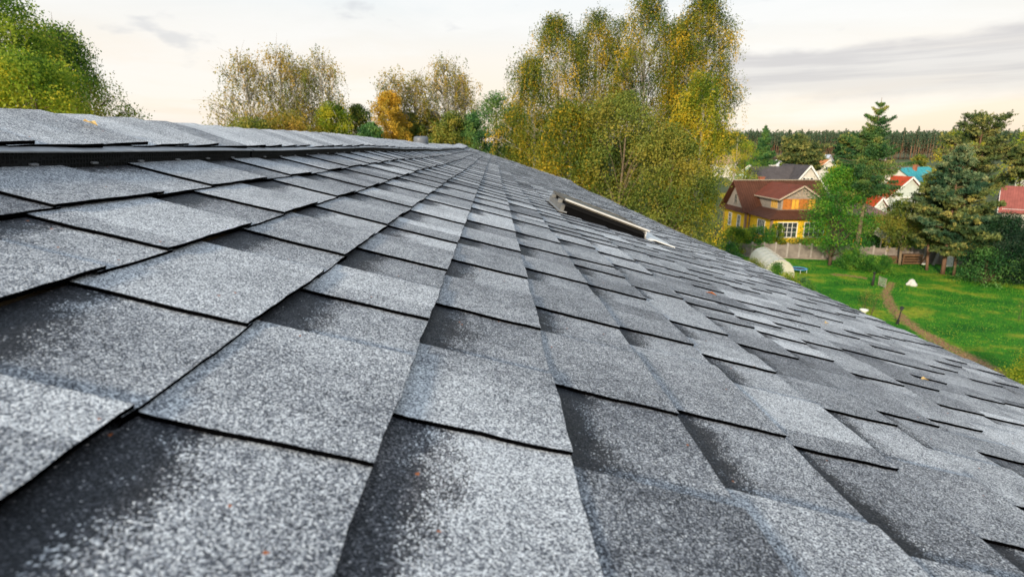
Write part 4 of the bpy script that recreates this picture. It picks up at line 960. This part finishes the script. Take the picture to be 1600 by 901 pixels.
gabled('house', "small white house with an orange tiled roof and a little white dormer", (a.x, 176, 0), rad(3), 5.0, 8, 7.6, 9.7, M_WWALL, M_ORNG, trim=M_WHITE, wins=((0, 7.0, 1.2, 1.2, 2),), cross=(4, 3.2, 3.6, 9.7))
M_RED = corr_metal('red_roof', (.40, .055, .018), dirx='Y')
a = W(1420, 275, 104)
gabled('house', "white gabled house with bright red roof and white chimney", (a.x-1.0, 102, 0), rad(8), 8.8, 11, 4.4, 8.1, mat('mint_white_boards', (.50, .55, .50), .8, .12, 2), M_RED, chim=(-1.6, 4.0, 1.1, .15, M_WHITE), trim=M_WHITE, wins=((-1.7, 3.3, .9, 1.3, 2), (1.6, 3.3, .9, 1.3, 2)), sidewins=((3, 2.6, 1, 1.3, 2),))
a = W(1372, 300, 98)
gabled('porch', "small white porch with red roof left of the red roofed house", (a.x, 97, 0), rad(8), 3.0, 6, 3.2, 4.9, mat('mint_white_boards', (.7, .7, .7)), M_RED, trim=M_WHITE, wins=((0, 2.2, .8, 1, 2),))
a = W(1405, 262, 150)
gabled('house', "house with a bright teal metal roof behind the red roofed house", (a.x, 150, 0), rad(-60), 9, 15, 5.0, 8.1, M_WWALL, corr_metal('teal_roof', (.05, .33, .38), dirx='Y'), chim=(1, 6, .8, .6, mat('brick_red', (.3, .1, .06))))
a = W(1440, 262, 170)
gabled('house', "far house with a dull brown roof right of the teal roof", (a.x, 172, 0), rad(70), 8, 16, 5.5, 8.0, M_WWALL, corr_metal('dull_brown_roof', (.17, .12, .10), dirx='Y'))
a = W(1452, 290, 100)
gabled('house', "dark red roofed wing behind the small pine", (a.x, 108, 0), rad(80), 8, 9, 4.5, 7.6, M_WWALL, corr_metal('dark_red_roof', (.26, .06, .035), dirx='Y'))
a = W(1383, 246, 250)
gabled('house', "far house with a mauve roof at the foot of the forest", (a.x, 250, 0), rad(20), 9, 14, 5, 9.0, M_WWALL, corr_metal('mauve_roof', (.22, .16, .18), dirx='Y'))
a = W(1300, 243, 260)
gabled('house', "far pale blue roofed white house below the forest", (a.x, 262, 0), rad(35), 10, 11, 6.0, 10.2, M_WWALL, corr_metal('pale_blue_roof', (.45, .50, .60), dirx='Y'), chim=(1, 3, 1.2, .8, mat('brick_red', (.3, .1, .06))))
a = W(1290, 246, 230)
gabled('house', "far white house with silver roof, left of the blue roofed one", (a.x-6, 235, 0), rad(70), 8, 10, 5.5, 8.5, M_WWALL, corr_metal('silver_roof', (.55, .56, .58), dirx='Y'))
a = W(1166, 262, 160)
gabled('house', "pale teal and white house beyond the birches at the left of the village", (a.x, 158, 0), rad(-35), 8, 10, 5.2, 8.6, mat('pale_teal_boards', (.42, .58, .56), .8, .1, 2), corr_metal('white_grey_roof', (.58, .58, .56), dirx='Y'), trim=M_WHITE, wins=((0, 3.4, 1, 1.2, 2),))
a = W(1166, 236, 260)
gabled('house', "far tan roofed house near the forest at the left", (a.x, 265, 0), rad(60), 9, 14, 6.5, 10, M_WWALL, corr_metal('tan_roof', (.40, .26, .18), dirx='Y'))
a = W(1568, 306, 100)
gabled('house', "white house with a pink red tiled roof at the right edge", (a.x, 100, 0), rad(-128), 9.5, 15, 2.9, 6.6, M_WWALL, corr_metal('pink_red_roof', (.27, .085, .07), dirx='Y'), trim=M_WHITE)
a = W(1592, 240, 150)
gabled('house', "tall white house with a grey roof above the pines at the right edge", (a.x+6, 150, 0), rad(-80), 10, 14, 10.3, 13.6, M_WWALL, M_SLATE)
# lean-to sheds
def shed(label, px0, px1, y, z0, z1, d, roofm, wallm):
    a = W(px0, 300, y); b = W(px1, 300, y); h = empty('shed', (a.x, y, 0), label=label, cat='shed'); w = b.x-a.x
    mb = MB(); mb.hexa([(0, 0, 0), (w, 0, 0), (w, d, 0), (0, d, 0)], [(0, 0, z0), (w, 0, z0), (w, d, z1), (0, d, z1)]); part(mb, 'wall', wallm, h)
    mb = MB(); mb.hexa([(-.4, -.5, z0+.01), (w+.4, -.5, z0+.01), (w+.4, d+.3, z1+.01), (-.4, d+.3, z1+.01)], [(-.4, -.5, z0+.12), (w+.4, -.5, z0+.12), (w+.4, d+.3, z1+.12), (-.4, d+.3, z1+.12)]); part(mb, 'roof', roofm, h)
M_MAUVE = corr_metal('mauve_sheet', (.20, .11, .10))
shed("low shed with a mauve brown sheet roof behind the tall spruce trunk", 1332, 1392, 88, 2.7, 3.9, 6, M_MAUVE, mat('shed_boards', (.20, .12, .08)))
shed("small grey roofed shed right of the white house", 1262, 1284, 98, 3.2, 4.6, 5, corr_metal('grey_sheet', (.30, .26, .26)), M_WWALL)
shed("low shed with a weathered orange front glimpsed between the pines", 1500, 1550, 84, 2.4, 3.4, 5, corr_metal('rust_sheet', (.35, .16, .08)), mat('ochre_boards', (.55, .30, .12)))

# ================================================================== FENCE
M_CONC = mat('fence_concrete', (.17, .145, .13), .9, .25, 1.3, col2=(.27, .235, .21))
def fence(a, b, n, label):
    d = (b-a)/n; ang = math.atan2(d.y, d.x); h = empty('concrete_fence', a, ang, label=label, cat='fence'); L_ = d.length
    for i in range(n):
        mb = MB(); hgt = 1.75+.06*math.sin(i*2.3); mb.add([(i*L_+.1, -.04, -.05), (i*L_+L_-.1, -.04, -.05), (i*L_+L_-.1, -.04, hgt), (i*L_+L_/2, -.04, hgt-.10), (i*L_+.1, -.04, hgt), (i*L_+.1, .04, -.05), (i*L_+L_-.1, .04, -.05), (i*L_+L_-.1, .04, hgt), (i*L_+L_/2, .04, hgt-.10), (i*L_+.1, .04, hgt)],
            [(0, 1, 2, 3, 4), (9, 8, 7, 6, 5), (4, 3, 8, 9), (3, 2, 7, 8), (2, 1, 6, 7), (1, 0, 5, 6), (0, 4, 9, 5)]); part(mb, 'panel', M_CONC, h)
    for i in range(n+1):
        mb = MB(); mb.box((i*L_-.1, -.10, -.1), (i*L_+.1, .10, 1.88)); part(mb, 'post', mat('post_concrete', (.30, .27, .25), .9, .2, 2), h)
    mb = MB(); mb.box((0, -.16, -.05), (n*L_, .16, .16)); part(mb, 'plinth', mat('plinth_concrete', (.22, .19, .16), .9, .3, 2), h)
FA_, FB_ = G(1120, 399), G(1462, 412); fence(FA_, FB_, 18, "grey concrete panel fence running across the back of the garden")
FC_ = G(1463, 412.5); FD_ = G(1640, 424); fence(FC_, FD_, 8, "last stretch of concrete fence behind the dark yew")
# yellow gas pipe on stands behind the fence
gp = empty('gas_pipe', W(1110, 370, 68.6), label="yellow gas pipe carried on stands above the left part of the fence", cat='pipe'); o0 = Vector(gp.location)
a = W(1105, 369.5, 68.6); b = W(1196, 371, 70.5); c = W(1198, 371, 70.6)
mb = MB(); mb.tube([a-o0, b-o0], [.07, .07], 8); part(mb, 'pipe', mat('yellow_paint', (.72, .38, .03), .5, .12, 4), gp, smooth=True)
for f in (.05, .45, .85):
    p = a.lerp(b, f)-o0; mb = MB(); mb.tube([(p.x, p.y+.1, -o0.z), (p.x, p.y+.1, p.z)], [.05, .05], 6); part(mb, 'stand', mat('yellow_paint', (.7, .4, .03)), gp)
yr = empty('railing', W(1338, 381, 69.5), label="small yellow pipe frame above the fence beside the spruce trunk", cat='railing'); o0 = Vector(yr.location)
mb = MB(); q = [W(1334, 372.5, 69.5)-o0, W(1346, 373, 69.5)-o0]
mb.tube([Vector((q[0].x, 0, -o0.z)), q[0]], [.05, .05], 6); mb.tube([Vector((q[1].x, 0, -o0.z)), q[1]], [.05, .05], 6); mb.tube([q[0], q[1]], [.05, .05], 6)
part(mb, 'pipe_frame', mat('yellow_paint', (.7, .4, .03)), yr)

# ================================================================== GARDEN THINGS
# greenhouse: arched polycarbonate tunnel
def poly_mat():
    m = bpy.data.materials.new('polycarbonate'); m.use_nodes = True; N = m.node_tree.nodes; L = m.node_tree.links; p = N['Principled BSDF']
    p.inputs['Base Color'].default_value = (.62, .60, .48, 1); p.inputs['Roughness'].default_value = .28; p.inputs['Transmission Weight'].default_value = .30; p.inputs['Alpha'].default_value = .93
    tc = N.new('ShaderNodeTexCoord'); n = N.new('ShaderNodeTexNoise'); n.inputs['Scale'].default_value = 2.; L.new(tc.outputs['Object'], n.inputs['Vector']); r = N.new('ShaderNodeValToRGB')
    r.color_ramp.elements[0].color = (.55, .54, .40, 1); r.color_ramp.elements[1].color = (.80, .79, .70, 1); L.new(n.outputs[0], r.inputs[0]); L.new(r.outputs[0], p.inputs['Base Color']); return m
M_POLY = poly_mat()
g0 = G(1216, 437); g1 = G(1237, 434)
g0, g1 = G(1203, 435.5), G(1234, 434)
gw = 2.7; gh = 2.2
# front end centre on the ground and the far end centre
c0 = (G(1196, 446)+G(1236, 434))/2; c1 = G(1176, 404)
ax = (c1-c0); glen = 7.6; ang = math.atan2(ax.y, ax.x)-math.pi/2
gr = empty('greenhouse', (c0.x, c0.y, 0), ang, label="arched polycarbonate greenhouse below the eave by the fence", cat='greenhouse')
n = 16; arc = [(-gw/2, 0), (-gw/2, .75)] + [(-gw/2*math.cos(t), .75+(gh-.75)*math.sin(t)) for t in [math.pi*i/n for i in range(1, n)]] + [(gw/2, .75), (gw/2, 0)]
mb = MB()
for y in (0, glen/2, glen): mb.v += [(x, y, z) for x, z in arc]
K = len(arc)
for s in range(2):
    for i in range(K-1): mb.f.append((s*K+i, s*K+i+1, (s+1)*K+i+1, (s+1)*K+i))
part(mb, 'cover', M_POLY, gr, smooth=True)
for y in (0, glen):
    mb = MB(); mb.add([(x, y, z) for x, z in arc], [tuple(range(K))]); part(mb, 'end_wall', M_POLY, gr)
M_GALV = mat('galvanised_pipe', (.62, .61, .58), .4, .1, 5)
for y in (0, glen*.2, glen*.4, glen*.6, glen*.8, glen):
    mb = MB(); mb.tube([(x*1.012, y, z*1.008) for x, z in arc], [.012]*K, 5); part(mb, 'rib', M_GALV, gr)
mb = MB()
for x in (-.4, .4): mb.bar((x, -.03, 0), (x, -.03, 1.7), .04)
for z in (.02, .85, 1.7): mb.bar((-.4, -.035, z), (.4, -.035, z), .04)
part(mb, 'door', M_GALV, gr)
# trampoline
c = G(1247, 425); tr = empty('trampoline', (c.x, c.y, 0), label="small round trampoline with blue rim on the lawn by the greenhouse", cat='trampoline')
n = 32; R1, R0_ = .88, .66; mb = MB()
for r_, z in ((R0_, .42), (R1, .43), (R1+.02, .39), (R0_, .40)): mb.v += [(r_*math.cos(2*math.pi*i/n), r_*math.sin(2*math.pi*i/n), z) for i in range(n)]
for s in range(4):
    for i in range(n): a_, b_ = s*n, ((s+1) % 4)*n; mb.f.append((a_+i, b_+i, b_+(i+1) % n, a_+(i+1) % n))
part(mb, 'pad', mat('blue_pad', (.10, .34, .62), .5, .15, 4), tr, smooth=True)
mb = MB(); mb.add([(R0_*math.cos(2*math.pi*i/n), R0_*math.sin(2*math.pi*i/n), .405) for i in range(n)], [tuple(range(n))]); part(mb, 'mat', mat('black_mesh', (.05, .06, .08), .7), tr)
for i in range(6):
    a_ = i*math.pi/3+.3; mb = MB(); mb.tube([(R1*math.cos(a_)*.96, R1*math.sin(a_)*.96, 0), (R1*math.cos(a_)*.96, R1*math.sin(a_)*.96, .40)], [.02, .02], 6); part(mb, 'leg', M_GALV, tr)
# lantern post
c = G(1402, 506); t = W(1411, 478, c.y); ht = t.z
lp = empty('garden_lantern', (c.x, c.y, 0), label="black garden lantern post beside the worn path", cat='lamp'); lp.rotation_euler = (0, rad(6), 0)
mb = MB()
prof = [(.14, 0), (.14, .05), (.09, .08), (.10, .32), (.05, .36), (.035, ht-.36), (.06, ht-.34), (.03, ht-.31)]; n = 10
for r_, z in prof: mb.v += [(r_*math.cos(2*math.pi*i/n), r_*math.sin(2*math.pi*i/n), z) for i in range(n)]
for s in range(len(prof)-1):
    for i in range(n): mb.f.append((s*n+i, s*n+(i+1) % n, (s+1)*n+(i+1) % n, (s+1)*n+i))
M_IRON = mat('black_iron', (.012, .012, .014), .45)
part(mb, 'post', M_IRON, lp)
mb = MB(); mb.hexa([(-.07, -.07, ht-.30), (.07, -.07, ht-.30), (.07, .07, ht-.30), (-.07, .07, ht-.30)], [(-.10, -.10, ht-.11), (.10, -.10, ht-.11), (.10, .10, ht-.11), (-.10, .10, ht-.11)]); part(mb, 'lantern', mat('smoked_glass', (.05, .05, .05), .15), lp)
mb = MB(); mb.hexa([(-.13, -.13, ht-.108), (.13, -.13, ht-.108), (.13, .13, ht-.108), (-.13, .13, ht-.108)], [(-.03, -.03, ht-.02), (.03, -.03, ht-.02), (.03, .03, ht-.02), (-.03, .03, ht-.02)]); mb.tube([(0, 0, ht-.03), (0, 0, ht+.04)], [.02, .008], 6); part(mb, 'cap', M_IRON, lp)
# white boulder
c = G(1424, 446); rk = bpy.data.meshes.new('boulder'); import bmesh
bm = bmesh.new(); bmesh.ops.create_icosphere(bm, subdivisions=3, radius=1)
for v in bm.verts:
    p = v.co; k = 1+.16*math.sin(p.x*3.1+1)+.12*math.sin(p.y*4.3)+.1*math.sin(p.z*5+2); v.co = Vector((p.x*.50*k, p.y*.36*k, max(-.05, p.z*.40*k+.14)))
bm.to_mesh(rk); bm.free(); rk.materials.append(mat('white_stone', (.5, .49, .46), .8, .12, 5)); o = bpy.data.objects.new('boulder', rk); COL.objects.link(o); o.location = (c.x, c.y, 0); tag(o, "white boulder on the lawn near the garden gate", 'stone')
# small gate frame
a, b = G(1372, 446), G(1383, 450); t0, t1 = W(1373, 431, a.y), W(1382, 436, b.y)
gt = empty('garden_gate', (a.x, a.y, 0), label="small weathered gate frame standing on the lawn", cat='gate'); M_OW = mat('old_wood', (.25, .22, .17), .85, .3, 6); mb = MB()
D_ = Vector((b.x-a.x, b.y-a.y, 0)); 
for q in (Vector((0, 0, 0)), D_): mb.bar(q, q+Vector((0, 0, .95)), .05)
for z in (.08, .9): mb.bar(Vector((0, 0, z)), D_+Vector((0, 0, z)), .045)
mb.bar(Vector((0, 0, .1)), D_+Vector((0, 0, .88)), .03); part(mb, 'gate_frame', M_OW, gt)
mb = MB()
for i in range(1, 8): q = D_*i/8; mb.bar(q+Vector((0, 0, .1)), q+Vector((0, 0, .88)), .012)
part(mb, 'wire', M_GALV, gt)
# dark figure-like post with a cap
c = G(1363, 446); pl = empty('garden_post', (c.x, c.y, 0), label="dark wooden post with a rounded cap left of the garden gate", cat='post')
mb = MB(); mb.tube([(0, 0, 0), (.02, 0, .6), (.03, 0, 1.15)], [.13, .11, .08], 8); part(mb, 'shaft', mat('dark_wood', (.03, .03, .025), .8), pl, smooth=True)
mb = MB(); mb.tube([(.03, 0, 1.15), (.03, 0, 1.2), (.03, 0, 1.3), (.03, 0, 1.36)], [.04, .12, .12, .03], 8); part(mb, 'cap', M_IRON, pl, smooth=True)
# white tub and its pedestal
c = G(1349, 492); tu = empty('planter', (c.x, c.y, 0), label="white stone planter holding the sapling near the eave", cat='planter')
prof = [(.20, 0), (.22, .06), (.10, .12), (.12, .22), (.30, .40), (.34, .46), (.30, .46), (.22, .36)]; n = 14; mb = MB()
for r_, z in prof: mb.v += [(r_*math.cos(2*math.pi*i/n), r_*math.sin(2*math.pi*i/n), z) for i in range(n)]
for s in range(len(prof)-1):
    for i in range(n): mb.f.append((s*n+i, s*n+(i+1) % n, (s+1)*n+(i+1) % n, (s+1)*n+i))
mb.f.append(tuple(7*n+i for i in range(n))); part(mb, 'bowl', M_WHITE, tu, smooth=True)
# wooden crate rack and leaning planks
c = G(1410, 413.5); cr = empty('timber_rack', (c.x, c.y, 0), label="brown timber rack standing against the fence", cat='rack'); M_BW = mat('brown_wood', (.15, .085, .045), .85, .35, 5)
wd = 2.1
for x in (0, wd):
    for y in (0, .7): mb = MB(); mb.bar((x, y, 0), (x, y, 1.15), .10); part(mb, 'upright', M_BW, cr)
for i, z in enumerate((.18, .48, .78, 1.08)): 
    mb = MB(); mb.box((-.05, -.08, z-.07), (wd+.05, -.05, z+.07)); mb.box((-.05, .72, z-.07), (wd+.05, .75, z+.07)); part(mb, 'slat', M_BW, cr)
mb = MB(); mb.box((-.05, -.08, 1.16), (wd+.05, .78, 1.20)); part(mb, 'top_board', M_BW, cr)
sp = empty('plank_stack', (c.x-1.9, c.y+.6, 0), label="heap of dark old boards between the willow and the timber rack", cat='planks')
for i in range(7): mb = MB(); mb.box((0, -.1, .02+i*.13), (1.6+.2*math.sin(i*2), .5, .11+i*.13), Matrix.Rotation(.06*math.sin(i*1.7), 4, 'Z')); part(mb, 'board', M_BW, sp)
for i, (px0, py0, px1, py1, lb, mm) in enumerate([(1437, 413, 1456, 391, "long brown plank leaning right against the fence beside the timber rack", M_BW), (1458, 414, 1472, 384, "pale wide board leaning on the fence between the pines", mat('pale_grey_board', (.36, .33, .29))), (1476, 416, 1488, 386, "dark narrow board leaning on the fence next to the white door", mat('dark_wood', (.05, .04, .03)))]):
    a = G(px0, py0); b = W(px1, py1, a.y+.5); mb = MB(); o0 = a.copy(); mb.bar((0, 0, 0), b-a, .30 if i == 1 else .16, .05); o = mb.build('leaning_plank', mm); o.location = a; tag(o, lb, 'plank')
a = G(1476, 416); d_ = empty('door_leaf', (a.x, a.y, 0), rad(-20), label="white door leaf leaning at the fence left of the dark yew", cat='door')
mb = MB(); M_ = Matrix.Rotation(rad(-10), 4, 'X'); mb.box((0, 0, 0), (.75, .05, 1.9), M_); part(mb, 'panel', M_WHITE, d_)
mb = MB(); mb.box((.1, -.02, .2), (.65, 0, .85), M_); mb.box((.1, -.02, 1.0), (.65, 0, 1.7), M_); part(mb, 'moulding', M_WHITE, d_)
mb = MB(); mb.bar((.66, -.06, .95), (.66, -.02, 1.08), .03); part(mb, 'handle', M_IRON, d_)
c = G(1442, 413); mb = MB(); mb.tube([(0, 0, 0), (0, 0, .1), (0, 0, .14)], [.34, .36, .30], 14); o = mb.build('basin', M_WHITE); o.location = c; o.scale = (1, .6, 1); tag(o, "low white basin on the grass beside the timber rack", 'basin')
# white slatted panel among the branches
a = W(1371, 356, 66.5); b = W(1395, 370, 65.5)
wpn = empty('slatted_board', a, label="tilted white slatted board among the branches above the fence", cat='board')
d = b-a; dd = d.normalized(); sdv = Vector((0, -.75, .55)).normalized()
for i in range(3): 
    mb = MB(); o0 = sdv*(-.42*i) + dd*.15*i; mb.hexa([o0, o0+d, o0+d-sdv*.36, o0-sdv*.36], [q+Vector((0, .04, .05)) for q in (o0, o0+d, o0+d-sdv*.36, o0-sdv*.36)]); part(mb, 'slat', mat('greyed_white_board', (.60, .60, .54), .8, .12, 4), wpn)
mb = MB(); mb.bar(dd*.3+sdv*.1, dd*.3-sdv*1.3, .06); mb.bar(dd*1.6+sdv*.1, dd*1.6-sdv*1.3, .06); mb.bar(dd*1.0-sdv*.6, Vector((dd.x, 0, -a.z)), .08); part(mb, 'support', M_OW, wpn)
# wooden bed and orange rails near the greenhouse
c = G(1262, 463); wb = empty('raised_bed', (c.x, c.y, 0), label="wooden raised bed painted orange brown near the eave", cat='planter'); M_OB = mat('orange_brown_wood', (.36, .13, .05), .8, .25, 4)
mb = MB(); 
for (x0, y0, x1, y1) in ((-.8, -.5, .8, -.44), (-.8, .44, .8, .5), (-.8, -.44, -.74, .44), (.74, -.44, .8, .44)): mb.box((x0, y0, 0), (x1, y1, .34))
part(mb, 'side_boards', M_OB, wb); mb = MB(); mb.box((-.73, -.43, 0), (.73, .43, .26)); part(mb, 'soil', mat('bed_soil', (.05, .03, .02), .95), wb)
a, b = G(1215, 436), G(1250, 451); rl = empty('garden_rail', (a.x, a.y, 0), label="orange brown rail fence in front of the greenhouse door", cat='fence'); D_ = Vector((b.x-a.x, b.y-a.y, 0)); mb = MB()
for z in (.30, .72): mb.bar(Vector((0, 0, z)), D_+Vector((0, 0, z)), .05)
part(mb, 'rail', M_OB, rl)
for f in (0, .33, .66, 1): mb = MB(); mb.bar(D_*f, D_*f+Vector((0, 0, .85)), .06); part(mb, 'post', M_OB, rl)
print('tris', sum(len(o.data.polygons) for o in S.objects if o.type == 'MESH'))
